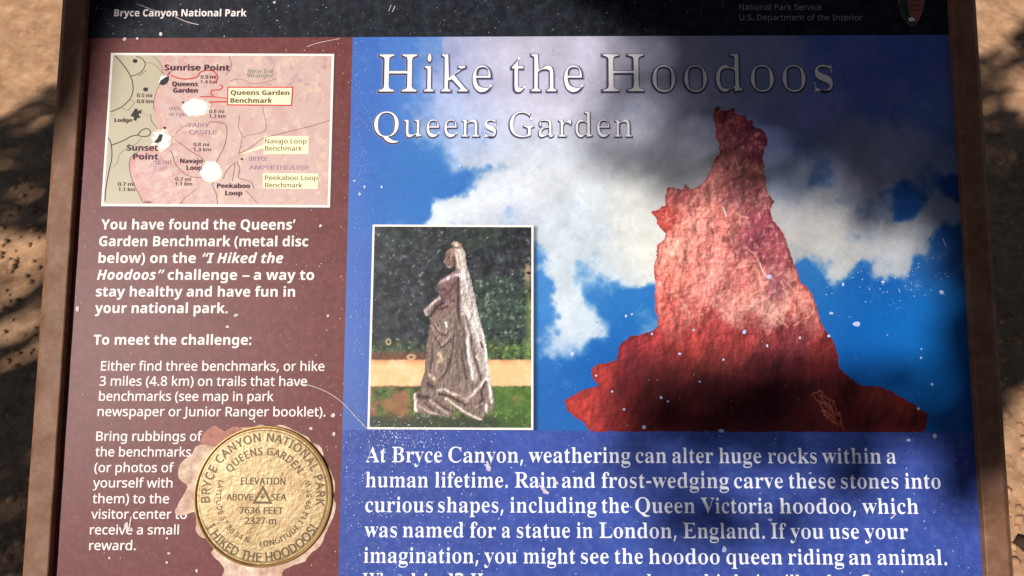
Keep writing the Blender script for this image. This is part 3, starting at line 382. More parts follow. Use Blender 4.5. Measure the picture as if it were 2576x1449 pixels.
-28,52,-40,42,-33,21,-38,13,-44,4,-52,-6,-45,-18,-39,-31,-29,-43,-18,-56,-6,-69,5,-57,15,-49,25,-40,35,-29,47,-18,
82,46,360,1,16,179,-19,-32,6,-26,16,-18,28,-6,42,6,42,18,27,26,15,32,6,32,-6,27,-15,19,-27,6,-42,-6,-42,-19,-28,-27,-16,
82,44,360,1,7,55,-173,38,168,29,161,126,0,10,-15,-50,-156,-66,-158,
82,58,360,2,16,179,556,-32,5,-26,17,-18,28,-6,41,6,44,18,28,26,15,32,5,32,-5,27,-15,19,-28,6,-44,-6,-41,-19,-28,-27,-17,16,179,-19,-32,6,-26,16,-18,28,-6,42,6,42,18,27,26,15,32,6,32,-6,27,-15,19,-27,6,-42,-6,-42,-19,-28,-27,-16,
82,40,403,1,26,251,-212,-62,82,-50,89,-38,97,-26,101,-16,104,-5,107,5,108,16,105,26,103,38,99,50,91,62,85,112,0,-58,-87,-47,-93,-37,-98,-27,-102,-15,-104,-6,-106,6,-103,15,-102,27,-100,37,-97,47,-92,56,-87,
82,41,403,1,26,42,-212,56,87,47,92,37,97,26,100,16,102,6,103,-6,106,-16,104,-26,102,-37,98,-47,93,-58,87,112,0,62,-85,50,-91,38,-99,26,-103,16,-105,5,-108,-5,-107,-16,-104,-26,-101,-38,-97,-50,-89,-62,-82,
82,45,433,1,4,54,308,0,104,325,0,0,-104,
82,8211,806,2,4,128,0,0,959,550,0,0,-959,4,196,69,415,0,0,822,-415,0,
82,8217,806,2,4,128,0,0,959,550,0,0,-959,4,196,69,415,0,0,822,-415,0,
82,8220,806,2,4,128,0,0,959,550,0,0,-959,4,196,69,415,0,0,822,-415,0,
82,8221,806,2,4,128,0,0,959,550,0,0,-959,4,196,69,415,0,0,822,-415,0,
82,63,583,2,42,188,270,0,36,10,88,14,36,21,35,68,70,81,73,25,30,16,28,9,31,3,38,-10,57,-31,42,-32,20,-41,11,-48,4,-62,-4,-55,-13,-98,-39,-42,94,37,17,40,16,42,14,45,10,49,6,52,2,78,-7,66,-21,53,-35,39,-47,23,-57,8,-68,-5,-56,-14,-46,
-24,-41,-32,-37,-83,-76,-69,-66,-19,-28,-12,-28,-8,-66,0,-23,16,240,-19,-33,6,-26,16,-18,28,-6,42,6,42,18,27,26,15,33,6,32,-6,26,-15,18,-27,6,-42,-6,-42,-18,-28,-26,-16,
82,39,302,1,4,114,612,-27,347,128,0,-27,-347,
82,32,349,0,
82,33,361,2,4,142,270,-33,689,144,0,-34,-689,16,180,-19,-32,6,-27,16,-18,28,-6,42,6,42,18,27,27,15,32,6,31,-6,27,-15,19,-27,6,-42,-6,-42,-19,-28,-27,-16,
66,65,927,2,8,0,0,338,963,249,0,340,-963,-219,0,-70,228,-349,0,-70,-228,9,340,399,250,0,-72,223,-16,58,-21,71,-18,63,-18,-67,-21,-75,-16,-50,
66,66,903,3,29,121,0,0,959,298,0,118,-6,96,-18,76,-30,55,-45,32,-63,11,-81,-4,-52,-13,-46,-21,-40,-29,-33,-37,-23,-43,-13,0,-7,46,-13,41,-20,35,-30,27,-40,12,-34,8,-40,2,-47,-10,-81,-31,-68,-53,-55,-70,-41,-86,-25,-101,-8,13,324,579,
118,0,53,3,41,9,29,16,25,35,9,47,-10,47,-30,32,-32,14,-43,8,-53,2,-107,0,13,324,168,133,0,54,4,43,12,30,19,27,42,10,53,-10,49,-27,38,-32,18,-44,11,-58,4,-126,0,
66,67,856,1,50,509,-13,-93,6,-81,21,-70,34,-58,46,-47,57,-36,69,-26,78,-15,86,-5,94,6,93,17,86,29,78,41,69,50,58,62,47,71,35,82,21,92,7,47,-2,48,-6,48,-10,47,-13,46,-17,45,-19,-66,-165,-108,44,-54,15,-53,4,-72,-9,-59,-30,-48,-48,-34,
-65,-21,-80,-7,-94,7,-95,19,-79,32,-63,45,-47,61,-28,77,-9,59,3,58,10,127,38,0,-171,-42,-15,-41,-13,-42,-9,-42,-7,-47,-4,
66,68,994,2,18,121,0,0,959,301,0,96,-6,87,-18,78,-30,68,-41,58,-53,46,-64,34,-75,20,-86,7,-97,-15,-149,-46,-122,-77,-95,-104,-68,-128,-41,-154,-14,12,324,168,87,0,163,35,98,105,33,176,-8,97,-23,78,-39,59,-53,41,-68,25,-81,8,-109,0,

66,71,972,1,54,524,-13,-132,14,-111,42,-88,70,-64,97,-38,123,-13,148,6,96,20,87,32,77,45,68,57,57,68,46,80,34,91,20,102,6,51,-1,50,-6,49,-9,48,-12,45,-14,42,-17,-67,-162,-101,37,-58,12,-60,3,-57,-4,-51,-14,-46,-22,-40,-31,-34,-37,-27,
-46,-20,-51,-12,-58,-4,-63,3,-60,9,-56,14,-51,20,-45,27,-37,34,-31,40,-23,48,-14,55,-4,73,4,56,9,0,200,-181,0,0,170,380,0,0,-497,-156,-41,-57,-8,-62,-5,
66,72,1028,1,12,121,0,0,959,203,0,0,-376,380,0,0,376,203,0,0,-959,-203,0,0,414,-380,0,0,-414,
66,76,759,1,6,121,0,0,959,203,0,0,-791,389,0,0,-168,
66,78,1092,1,16,121,0,0,959,256,0,417,-719,4,0,-7,133,-3,132,0,454,183,0,0,-959,-258,0,-417,725,-6,0,9,-137,3,-137,0,-451,
66,80,844,2,20,121,0,0,959,306,0,113,-9,90,-26,68,-45,47,-60,29,-73,9,-86,-4,-55,-11,-52,-20,-50,-28,-46,-39,-39,-49,-33,-61,-24,-73,-15,-87,-5,-87,0,0,-341,12,324,508,67,0,53,4,46,11,37,19,28,28,17,36,6,47,-18,77,-54,47,-90,15,-92,
0,
66,81,1069,2,37,725,-228,-176,215,-14,0,-98,6,-86,21,-74,34,-61,47,-51,58,-38,69,-27,78,-17,87,-5,95,5,95,17,87,27,77,38,68,51,58,61,46,74,34,86,20,99,7,98,-7,85,-20,73,-34,62,-47,50,-57,38,-68,27,-78,17,-87,5,-95,-6,-103,-19,-93,-32,
-83,-46,-71,-60,-58,-73,-43,231,-258,24,535,157,78,10,62,29,46,48,32,65,18,79,7,93,-7,94,-18,79,-32,65,-45,47,-62,29,-78,10,-78,-10,-62,-29,-47,-47,-32,-65,-19,-79,-7,-94,7,-93,19,-79,32,-65,46,-48,62,-29,
66,83,740,1,60,333,-13,-97,6,-91,19,-83,32,0,190,141,-55,49,-13,49,-9,48,-3,65,8,42,21,24,33,8,41,-14,48,-40,39,-39,23,-44,23,-50,24,-73,37,-74,55,-33,37,-26,44,-17,52,-5,61,9,79,29,67,49,55,65,40,79,23,94,8,49,-1,48,-6,46,-10,141,
-50,-65,-158,-119,41,-53,12,-54,3,-51,-6,-38,-21,-23,-31,-8,-38,12,-46,34,-35,35,-22,45,-24,56,-27,46,-23,42,-23,37,-25,46,-42,34,-48,16,-37,9,-42,3,-47,-10,-79,-31,-68,-51,-57,-70,-42,-87,-25,
66,84,778,1,8,287,0,0,790,-260,0,0,169,724,0,0,-169,-261,0,0,-790,
66,89,838,1,9,318,0,0,367,-318,592,220,0,199,-395,200,395,219,0,-318,-586,0,-373,
66,97,811,2,44,283,-13,-61,6,-54,19,-47,32,-36,45,-21,58,-8,72,10,71,27,58,45,44,64,31,82,20,100,10,128,4,0,32,-8,50,-22,35,-37,20,-47,6,-53,-3,-52,-12,-102,-38,-66,135,41,19,43,17,47,13,48,9,50,6,52,2,90,-7,76,-21,60,-36,44,-50,26,
-65,9,-80,0,-489,-140,0,-39,99,-5,0,-32,-35,-34,-29,-34,-22,-39,-14,-48,-9,15,359,133,59,10,49,28,34,46,11,62,0,61,-78,-3,-58,-5,-45,-12,-31,-18,-29,-37,-9,-47,7,-40,20,-26,31,-14,
66,98,850,2,31,508,-13,-50,3,-43,9,-34,16,-42,31,-34,35,-14,0,-33,-81,-153,0,0,1021,200,0,0,-238,-3,-82,-5,-63,8,0,34,42,45,35,37,18,43,10,49,4,77,-11,67,-32,56,-53,43,-74,25,-95,9,-114,-9,-115,-26,-95,-43,-75,-57,-53,-68,-33,22,451,
149,56,14,42,43,21,44,12,55,4,66,-4,65,-13,54,-20,43,-44,40,-56,14,-67,-12,-43,-36,-18,-38,-11,-50,-5,-60,0,-22,3,-65,11,-54,17,-44,27,-32,39,-19,
66,99,690,1,41,403,-13,-101,10,-84,30,-68,50,-50,72,-30,95,-10,119,6,84,15,73,25,62,35,51,42,42,50,32,57,22,62,13,68,5,48,-2,44,-5,39,-8,98,-35,-59,-154,-88,31,-82,12,-86,-25,-52,-74,-17,-123,4,-67,14,-54,23,-42,31,-29,38,-17,45,-6,
60,4,52,13,48,20,46,26,0,-170,-47,-26,-49,-17,-37,-7,-42,-4,
66,100,850,2,31,337,-13,-76,10,-67,32,-56,54,-43,74,-26,94,-9,114,9,116,26,94,43,75,58,54,68,32,79,11,49,-4,44,-10,37,-17,45,-35,35,-42,7,0,-9,63,-6,84,0,235,200,0,0,-1021,-153,0,-39,95,-8,0,-34,-42,-45,-35,-36,-17,-43,-11,23,407,146,
50,6,39,16,28,27,19,39,11,49,5,60,0,21,-4,66,-11,55,-18,43,-28,31,-41,19,-53,6,-58,-14,-45,-43,-21,-43,-13,-55,-4,-66,4,-66,13,-54,21,-42,45,-41,
66,101,794,2,45,437,-13,-71,4,-65,14,-59,23,-53,32,-44,41,-36,51,-27,60,-16,70,-6,79,5,81,15,72,24,62,33,52,41,42,48,34,54,24,61,14,66,5,94,-10,80,-29,66,-48,50,-66,29,-82,10,-98,0,-97,-473,0,7,-52,17,-45,27,-36,36,-27,44,-16,52,-5,
46,1,43,5,40,8,39,11,40,14,40,18,0,-154,-36,-16,-38,-14,-39,-10,-43,-7,-48,-4,10,267,450,281,0,-9,61,-26,50,-43,33,-62,10,-53,-9,-43,-28,-22,-30,-15,-39,
66,102,520,1,28,137,0,0,583,-110,0,0,97,110,53,0,54,4,58,10,49,18,39,38,44,52,29,41,12,46,7,50,3,107,-10,77,-21,-51,-147,-49,13,-62,6,-36,-6,-25,-19,-15,-29,-5,-36,0,-46,173,0,0,-150,-173,0,0,-583,
66,103,850,2,46,379,-322,-145,9,-44,8,-43,11,-42,15,0,159,92,-31,95,-19,99,-6,86,19,51,55,17,93,0,14,2,47,4,43,-6,0,-26,-35,-30,-27,-34,-21,-36,-14,-39,-9,-43,-2,-80,11,-68,33,-55,56,-41,75,-24,93,-9,110,9,112,25,93,42,76,56,56,69,
34,82,11,83,-12,71,-36,58,-60,5,0,16,94,169,0,0,-734,-10,-97,-31,-79,-51,-63,-72,-46,-91,-27,19,408,144,47,5,38,14,29,24,20,37,13,51,4,65,0,24,-4,71,-12,57,-21,41,-29,29,-39,17,-48,5,-79,-24,-47,-74,-15,-123,16,-122,47,-73,
66,104,882,1,32,105,0,0,1021,200,0,0,-208,-3,-104,-6,-70,10,0,26,35,30,27,34,20,38,14,41,9,43,3,75,-7,64,-22,53,-35,40,-51,24,-68,8,-86,0,-478,-200,0,0,428,-14,89,-39,52,-66,18,-53,-7,-42,-21,-29,-34,-19,-48,-11,-60,-4,-72,0,-345,
66,105,410,2,16,206,825,-43,5,-35,16,-23,30,-8,47,8,47,23,30,35,16,43,5,41,-5,35,-16,24,-30,8,-47,-8,-47,-24,-30,-35,-16,4,105,0,0,733,200,0,0,-733,
66,106,410,2,16,206,825,-43,5,-35,16,-23,30,-8,47,8,47,23,30,35,16,43,5,41,-5,35,-16,24,-30,8,-47,-8,-47,-24,-30,-35,-16,21,46,-322,-71,4,-61,12,0,157,46,-9,48,-3,37,6,32,17,21,33,7,55,0,783,200,0,0,-812,-3,-44,-8,-40,-15,-38,-20,-35,
-28,-29,-34,-24,-42,-19,-51,-11,
66,107,833,1,17,105,0,0,1021,200,0,0,-457,-3,-82,-8,-83,3,0,41,57,46,54,206,223,225,0,-291,-318,309,-415,-231,0,-211,297,-86,-69,0,-228,
66,108,410,1,4,105,0,0,1021,200,0,0,-1021,
66,109,1319,1,54,105,0,0,733,153,0,27,-94,11,0,25,35,30,27,37,20,39,14,41,9,41,3,51,-3,46,-9,40,-14,50,-34,36,-48,17,0,26,35,31,27,37,20,40,14,41,9,42,3,76,-7,63,-22,49,-35,36,-51,21,-68,7,-86,0,-478,-200,0,0,428,-12,89,-37,52,-61,
18,-48,-6,-37,-19,-28,-31,-18,-44,-12,-54,-3,-65,0,-368,-201,0,0,428,-12,89,-37,52,-61,18,-49,-7,-39,-21,-27,-34,-17,-48,-11,-60,-3,-72,0,-345,
66,110,882,1,32,105,0,0,733,153,0,27,-94,11,0,26,35,32,27,38,20,41,14,43,9,45,3,74,-7,63,-22,53,-35,39,-51,24,-68,8,-86,0,-478,-200,0,0,428,-4,49,-9,40,-16,30,-36,30,-54,10,-54,-7,-42,-21,-29,-34,-18,-48,-11,-60,-4,-72,0,-345,
66,111,831,2,30,414,-13,-66,4,-61,15,-55,25,-50,34,-42,43,-34,53,-25,60,-15,70,-6,77,11,112,32,94,53,75,71,54,88,33,103,11,66,-5,61,-15,55,-25,50,-33,41,-43,34,-52,26,-60,15,-69,5,-77,-11,-112,-32,-95,-53,-75,-72,-55,-87,-33,24,416,
148,48,6,39,19,28,30,20,44,12,54,4,67,-4,67,-12,54,-20,42,-29,30,-38,19,-49,6,-48,-6,-38,-19,-29,-30,-20,-42,-11,-54,-4,-67,4,-67,11,-54,20,-44,29,-30,39,-19,
66,112,850,2,30,105,-322,0,1055,162,0,29,-95,9,0,34,41,45,36,37,17,43,11,49,4,77,-11,67,-32,56,-53,43,-74,25,-95,9,-114,-9,-115,-26,-94,-44,-75,-58,-54,-68,-33,-77,-10,-50,3,-42,9,-35,16,-42,31,-34,35,-11,0,11,-108,0,-295,20,451,149,
60,14,42,43,18,44,11,55,4,66,-16,120,-45,72,-76,24,-67,-12,-43,-36,-18,-38,-11,-50,-5,-60,0,-22,3,-65,11,-54,17,-44,27,-32,39,-19,
66,113,850,2,30,545,-322,0,307,8,110,-8,0,-33,-42,-45,-35,-36,-17,-44,-11,-50,-3,-77,10,-67,32,-56,54,-43,74,-25,94,-9,114,9,116,26,94,43,75,58,54,67,32,78,11,51,-4,43,-10,37,-17,46,-35,35,-42,6,0,17,94,169,0,0,-1055,22,408,144,50,
5,39,17,28,27,18,38,11,49,5,60,0,24,-4,66,-11,55,-18,43,-28,31,-40,19,-52,6,-44,-6,-35,-19,-27,-32,-20,-43,-12,-55,-3,-66,16,-122,47,-73,
66,114,610,1,23,105,0,0,733,152,0,29,-123,10,0,24,36,29,32,35,29,40,22,43,13,47,5,35,-2,33,-4,-15,-188,-28,5,-31,2,-50,-4,-48,-14,-43,-24,-33,-34,-22,-48,-7,-63,0,-373,
66,115,668,1,52,304,-13,-132,10,-55,13,-55,20,0,165,127,-45,44,-9,41,-6,36,-2,51,4,33,13,19,21,6,25,-10,34,-44,33,-104,49,-113,58,-39,32,-27,38,-16,46,-6,57,9,62,27,51,44,40,58,28,71,17,82,6,44,-2,44,-4,42,-8,41,-11,43,-14,43,-19,-60,
-144,-102,39,-49,11,-49,4,-67,-12,-22,-36,12,-32,44,-30,97,-43,109,-53,41,-31,30,-38,18,-47,7,-59,-9,-69,-26,-57,-44,-46,-61,-33,-78,-20,
66,116,583,1,27,356,-13,-62,5,-56,16,-46,29,-36,46,-16,40,-10,49,-4,58,0,353,-95,0,0,85,110,67,58,154,127,0,0,-156,206,0,0,-150,-206,0,0,-353,6,-37,19,-26,27,-15,36,-6,64,7,62,16,0,-149,-80,-23,
66,117,882,1,32,361,-13,-73,7,-63,21,-53,35,-40,51,-23,69,-8,85,0,478,200,0,0,-428,3,-48,9,-39,16,-31,37,-31,53,-10,55,7,41,21,29,35,19,48,11,59,4,72,0,345,200,0,0,-733,-153,0,-27,94,-11,0,-26,-34,-32,-27,-38,-21,-42,-14,-43,-9,
66,118,764,1,13,279,0,-279,733,210,0,141,-417,19,-78,9,-73,5,0,5,49,10,50,15,52,141,417,209,0,-279,-733,
66,119,1150,1,37,222,0,-209,733,199,0,85,-325,17,-80,14,-91,9,-69,6,0,5,50,10,65,11,62,7,36,90,352,220,0,86,-352,13,-60,14,-85,6,-68,5,0,9,66,16,92,18,82,87,325,196,0,-211,-733,-217,0,-57,257,-15,67,-22,97,-23,95,-15,64,-5,0,-14,-64,
-22,-95,-23,-97,-16,-70,-59,-254,
66,120,776,1,12,7,0,248,375,-236,358,227,0,142,-233,144,233,227,0,-239,-358,250,-375,-227,0,-155,251,-154,-251,
66,121,764,1,27,148,-322,-59,3,-43,7,0,159,35,-5,44,-3,56,9,44,29,32,42,22,50,12,36,-291,728,219,0,138,-412,16,-61,8,-67,4,0,12,67,17,61,135,412,215,0,-310,-827,-32,-70,-41,-57,-49,-44,-56,-32,-61,-19,
66,122,655,1,10,36,0,0,118,340,462,-320,0,0,153,547,0,0,-130,-330,-450,342,0,0,-153,
73,73,514,1,12,-39,0,24,116,122,53,132,621,-99,54,24,115,424,0,-24,-115,-125,-54,-131,-621,102,-53,-25,-116,
73,72,940,1,12,35,0,203,959,200,0,-79,-376,309,0,79,376,200,0,-203,-959,-200,0,87,414,-309,0,-87,-414,
73,105,399,2,16,310,825,-38,4,-32,14,-22,25,-7,37,8,50,23,36,38,22,50,8,37,-5,32,-13,22,-24,7,-37,-7,-48,-21,-37,-37,-24,4,24,0,156,733,197,0,-155,-733,
73,107,763,1,15,24,0,216,1021,198,0,-97,-456,-20,-77,-20,-66,5,0,297,311,226,0,-327,-330,187,-403,-220,0,-120,275,-79,-47,-48,-228,
73,101,748,2,47,349,-13,-80,7,-70,24,-59,39,-45,55,-27,71,-9,87,3,61,9,59,14,58,21,55,26,51,31,46,37,42,43,36,48,29,54,22,59,13,65,5,75,-6,62,-19,47,-32,34,-41,21,-48,7,-54,-12,-72,-35,-62,-58,-52,-81,-38,-106,-24,-130,-8,-34,0,-1,
-14,0,-12,8,-53,26,-41,41,-27,55,-8,55,3,50,10,111,43,0,-149,-38,-17,-39,-14,-39,-11,-42,-8,-46,-5,14,281,424,29,0,69,4,55,12,41,20,38,38,12,45,-17,46,-51,15,-37,-5,-36,-17,-34,-28,-30,-36,-23,-43,
73,100,798,2,38,266,-13,-51,6,-49,20,-43,34,-34,50,-17,44,-10,52,-3,61,3,59,8,59,13,58,19,57,22,53,28,50,31,44,36,38,40,32,43,24,47,14,50,5,59,-8,44,-23,35,-35,28,-42,6,0,2,29,6,58,9,60,50,235,197,0,-216,-1021,-150,0,12,95,-6,0,-41,
-43,-47,-35,-36,-17,-40,-10,21,349,146,44,9,36,27,30,40,24,49,31,107,10,93,-6,48,-18,36,-29,24,-38,8,-36,-7,-32,-22,-30,-33,-25,-43,-21,-49,-16,-56,-10,-57,-4,-58,10,-64,30,-39,
73,116,551,1,28,269,-13,-54,4,-46,12,-39,21,-29,31,-17,44,-6,57,8,74,75,353,-99,0,19,97,129,55,86,154,127,0,-32,-156,185,0,-32,-150,-185,0,-76,-353,-4,-35,4,-22,13,-15,18,-9,23,-3,52,6,54,17,0,-148,-75,-24,
73,104,811,1,35,24,0,216,1021,198,0,-38,-177,-21,-86,-22,-78,-14,-45,5,0,28,32,30,27,32,23,54,22,61,8,59,-7,47,-19,37,-31,26,-43,16,-51,5,-60,-15,-118,-87,-418,-198,0,90,428,11,78,-18,61,-53,20,-43,-10,-38,-28,-23,-29,-21,-34,-18,-40,
-17,-45,-14,-47,-13,-50,-64,-304,
73,111,786,2,39,340,-13,-53,3,-48,12,-45,19,-39,26,-33,32,-27,39,-20,45,-12,50,-4,56,3,63,8,61,13,59,19,55,24,52,30,46,35,41,40,35,46,28,52,21,57,13,63,4,79,-9,67,-25,56,-43,42,-58,25,-71,9,-84,-3,-61,-7,-59,-13,-58,-18,-54,-24,-50,
-29,-46,-34,-41,-41,-35,-46,-28,-51,-21,-58,-13,22,356,148,51,11,42,33,24,33,19,38,16,44,11,48,7,50,2,52,-5,50,-16,42,-29,27,-44,10,-42,-8,-36,-23,-31,-34,-24,-44,-19,-50,-13,-54,-11,-104,11,-68,32,-40,
73,115,635,1,56,235,-13,-122,10,-51,13,-47,20,0,162,50,-25,52,-19,53,-11,54,-4,45,5,39,14,27,25,9,35,-6,26,-16,23,-88,59,-42,26,-36,27,-28,28,-27,49,-10,63,9,70,24,58,42,46,56,33,68,20,81,7,41,-2,41,-4,40,-8,39,-12,39,-16,37,-20,-64,
-141,-83,39,-43,12,-43,4,-31,-4,-27,-11,-19,-20,-7,-27,6,-24,16,-21,30,-22,48,-27,42,-24,37,-26,31,-30,24,-34,14,-40,5,-47,-9,-78,-28,-63,-47,-50,-62,-36,-75,-21,
]

# ------------------------------------------------------------------ lettering
def load_glyphs():
    # GLYPHS: for each letter: style, character, advance, outline count, then each outline's length and x, y steps
    i = 0; out = {}
    while i < len(GLYPHS):
        k, c, adv, n = GLYPHS[i:i + 4]; i += 4; polys = []
        for _ in range(n):
            m = GLYPHS[i]; i += 1
            p = np.cumsum(np.array(GLYPHS[i:i + 2 * m], float).reshape(-1, 2), 0); i += 2 * m
            polys.append(p[np.linalg.norm(p - np.roll(p, 1, 0), axis=1) > 9])
        out.setdefault(chr(k), {})[chr(c)] = (adv, polys)
    return out
GL = load_glyphs()
_cadv, _cp = GL['R'][',']; _cm = _cp[0]; _w = _cm[:, 0].max() + _cm[:, 0].min()
_cap0 = GL['R']['H'][1][0][:, 1].max(); _up = _cm + np.array([0, _cap0 - _cm[:, 1].max()])
_tn = _up.copy(); _tn[:, 0] = _w - _tn[:, 0]; _tn[:, 1] = _up[:, 1].max() + _up[:, 1].min() - _tn[:, 1]
GL['R']['\u2019'] = (_cadv, [_up]); GL['R']['\u201d'] = (_cadv * 1.75, [_up, _up + np.array([_cadv * .8, 0])])
GL['R']['\u201c'] = (_cadv * 1.75, [_tn, _tn + np.array([_cadv * .8, 0])])
_hy = GL['R']['-'][1][0]; GL['R']['\u2013'] = (GL['R']['-'][0] * 1.6, [_hy * np.array([1.9, 1])])
CAP = {'S': 911.0, 'R': 971.0, 'B': 971.0, 'I': 971.0}
_hr = GL['R']['H'][1][0]; CAP['R'] = CAP['B'] = CAP['I'] = float(_hr[:, 1].max())
def fatten(p, ax, ay):
    a = p - np.roll(p, 1, 0); b = np.roll(p, -1, 0) - p
    def nl(d):
        q = np.stack([-d[:, 1], d[:, 0]], 1); return q / (np.linalg.norm(q, axis=1, keepdims=True) + 1e-9)
    na, nb = nl(a), nl(b); n = na + nb; L = np.linalg.norm(n, axis=1, keepdims=True) + 1e-6; n = n / L
    c = np.clip((n * na).sum(1, keepdims=True), 0.62, 1)
    return p + n / c * np.array([ax, ay])
def run(spans, ax=0.0, ay=0.0, track=0.0):
    x = 0; out = []; run.ids = []; gi = 0; ax0 = ax
    for f, t in spans:
        for ch in t:
            gi += 1; ax = ax0 * .62 if (f == 'S' and ch in 'sS' and ax0 < -30) else ax0
            g = GL[f].get(ch); src = f; bold = 0
            if g is None: g = GL['R'].get(ch); src = 'R'; bold = 14 if f != 'R' else 0
            if g is None: x += 500; continue
            adv, polys = g; k = CAP['R'] / CAP[f] if src == f else 1.0; sk = 0.2 if (f == 'I' and src != 'I') else 0.0
            for p in polys:
                q = fatten(p, ax + bold, ay + bold).copy() * k
                q[:, 0] += x + sk * q[:, 1]; out.append(q); run.ids.append(gi)
            x += adv * k + track + (bold if src != f else 0)
    return out
CAPU = CAP['R']
def fill(name, polys, h, ext=0.0):
    """closed outlines in panel coordinates -> one flat (or thin raised) mesh"""
    cu = bpy.data.curves.new(name, 'CURVE'); cu.dimensions = '2D'; cu.fill_mode = 'BOTH'; cu.extrude = ext * 1000
    for p in polys:
        s = cu.splines.new('POLY'); s.points.add(len(p) - 1)
        co = np.zeros((len(p), 4)); co[:, :2] = np.asarray(p)[:, :2] * 1000; co[:, 3] = 1
        s.points.foreach_set('co', co.ravel()); s.use_cyclic_u = True
    ob = bpy.data.objects.new(name, cu); S.collection.objects.link(ob)
    me = bpy.data.meshes.new_from_object(ob.evaluated_get(bpy.context.evaluated_depsgraph_get()))
    bpy.data.objects.remove(ob); bpy.data.curves.remove(cu)
    n = len(me.vertices); co = np.zeros(n * 3); me.vertices.foreach_get('co', co); co = co.reshape(-1, 3) / 1000; co[:, 2] += h
    me.vertices.foreach_set('co', co.ravel()); me.name = name; me.update()
    return me
def text_polys(spans, x0, x1, y0, cap, y1=None, ax=0, ay=0, track=0, h=0.0, grow=0.0):
    base = run(spans, 0, 0, track); lo = min(p[:, 0].min() for p in base); hi = max(p[:, 0].max() for p in base)
    polys = run(spans, ax + grow, ay + grow, track)
    A = lay(x0, y0, h)[:2]; B = lay(x1, y0 if y1 is None else y1, h)[:2]
    d = B - A; L = np.linalg.norm(d); d /= L; n = np.array([-d[1], d[0]])
    loc = np.linalg.norm(lay(x0, y0, h)[:2] - lay(x0, y0 - 10, h)[:2]) / 10
    sx = L / (hi - lo); sy = cap * loc / CAPU
    return [A + ((p[:, 0:1] - lo) * sx) * d + (p[:, 1:2] * sy) * n for p in polys], sx / sy
RAT = []
def text(parent, spans, x0, x1, y0, cap, m, h, y1=None, label=None, name='lettering', **kw):
    if isinstance(spans, tuple): spans = [spans]
    polys, r = text_polys(spans, x0, x1, y0, cap, y1, h=h, **kw)
    RAT.append((spans[0][1][:14], round(r, 2)))
    o = link(name, fill(name, polys, h), parent, m)
    if label: o['label'] = label
    return o
def words(parent, f, items, xa, ya, xb, yb, cap, m, h, label=None, name='lettering', split=False, **kw):
    """one line of lettering, each word set between its own ends"""
    polys = []
    for s, x0, x1 in items:
        g = lambda x: ya + (yb - ya) * (x - xa) / (xb - xa)
        p, r = text_polys([(f, s)], x0, x1, g(x0), cap, g(x1), h=h, **kw); polys += p; RAT.append((s, round(r, 2)))
        if split:
            for k in sorted(set(run.ids)):
                o = link(name, fill(name, [a for a, b in zip(p, run.ids) if b == k], h), parent, m); o['label'] = 'title letter ' + s[k - 1]
    if split: return
    o = link(name, fill(name, polys, h), parent, m)
    if label: o['label'] = label
    return o
_h = [0.0]
def nexth(base):
    _h[0] = (_h[0] + 1.7e-5) % 2.4e-4
    return base + _h[0]
def ribbon(pts, w, h, sm=5):
    """panel-coordinate strip along layout points"""
    q = smooth(pts, sm) if len(pts) > 2 and sm > 1 else pts
    q = np.array(q, float); P = lay(q[:, 0], q[:, 1], h); w = w * PX / 2
    t = np.gradient(P[:, :2], axis=0); t /= np.linalg.norm(t, axis=1, keepdims=True) + 1e-12; n = np.stack([-t[:, 1], t[:, 0]], 1)
    A = P.copy(); B = P.copy(); A[:, :2] += n * w; B[:, :2] -= n * w
    vs = np.concatenate([A, B]); k = len(P)
    return vs, [(k + i, k + i + 1, i + 1, i) for i in range(k - 1)]
def ribbons(name, parent, m, items, h, **props):
    vs = []; fs = []; b = 0
    for j, (pts, w) in enumerate(items):
        v, f = ribbon(pts, w, h + 6e-6 * j); vs.extend(v); fs.extend([tuple(i + b for i in q) for q in f]); b += len(v)
    return link(name, mesh(name, vs, fs), parent, m, **props)
def flat(name, parent, m, pts, h, **props):
    P = lay([p[0] for p in pts], [p[1] for p in pts], h)
    return link(name, fill(name, [P], h), parent, m, **props)
def quad(name, parent, m, c, h, **props):
    return link(name, mesh(name, lay([p[0] for p in c], [p[1] for p in c], h), [(3, 2, 1, 0)]), parent, m, **props)
def border(name, parent, m, c, w, h, **props):
    """flat white frame line round four corners (layout units, clockwise from top left)"""
    P = lay([p[0] for p in c], [p[1] for p in c], h); w *= PX; cen = P.mean(0)
    I = []
    for i in range(4):
        a = P[i - 1] - P[i]; b = P[(i + 1) % 4] - P[i]; a /= np.linalg.norm(a); b /= np.linalg.norm(b); I.append(P[i] + (a + b) * w)
    vs = list(P) + I
    return link(name, mesh(name, vs, [(i, 4 + i, 4 + (i + 1) % 4, (i + 1) % 4) for i in range(4)]), parent, m, **props)
def blob(pts, jit, n=6):
    q = smooth(pts, n, True); r = []
    for i, (x, y) in enumerate(q): r.append((x + rng.uniform(-jit, jit), y + rng.uniform(-jit, jit)))
    return r

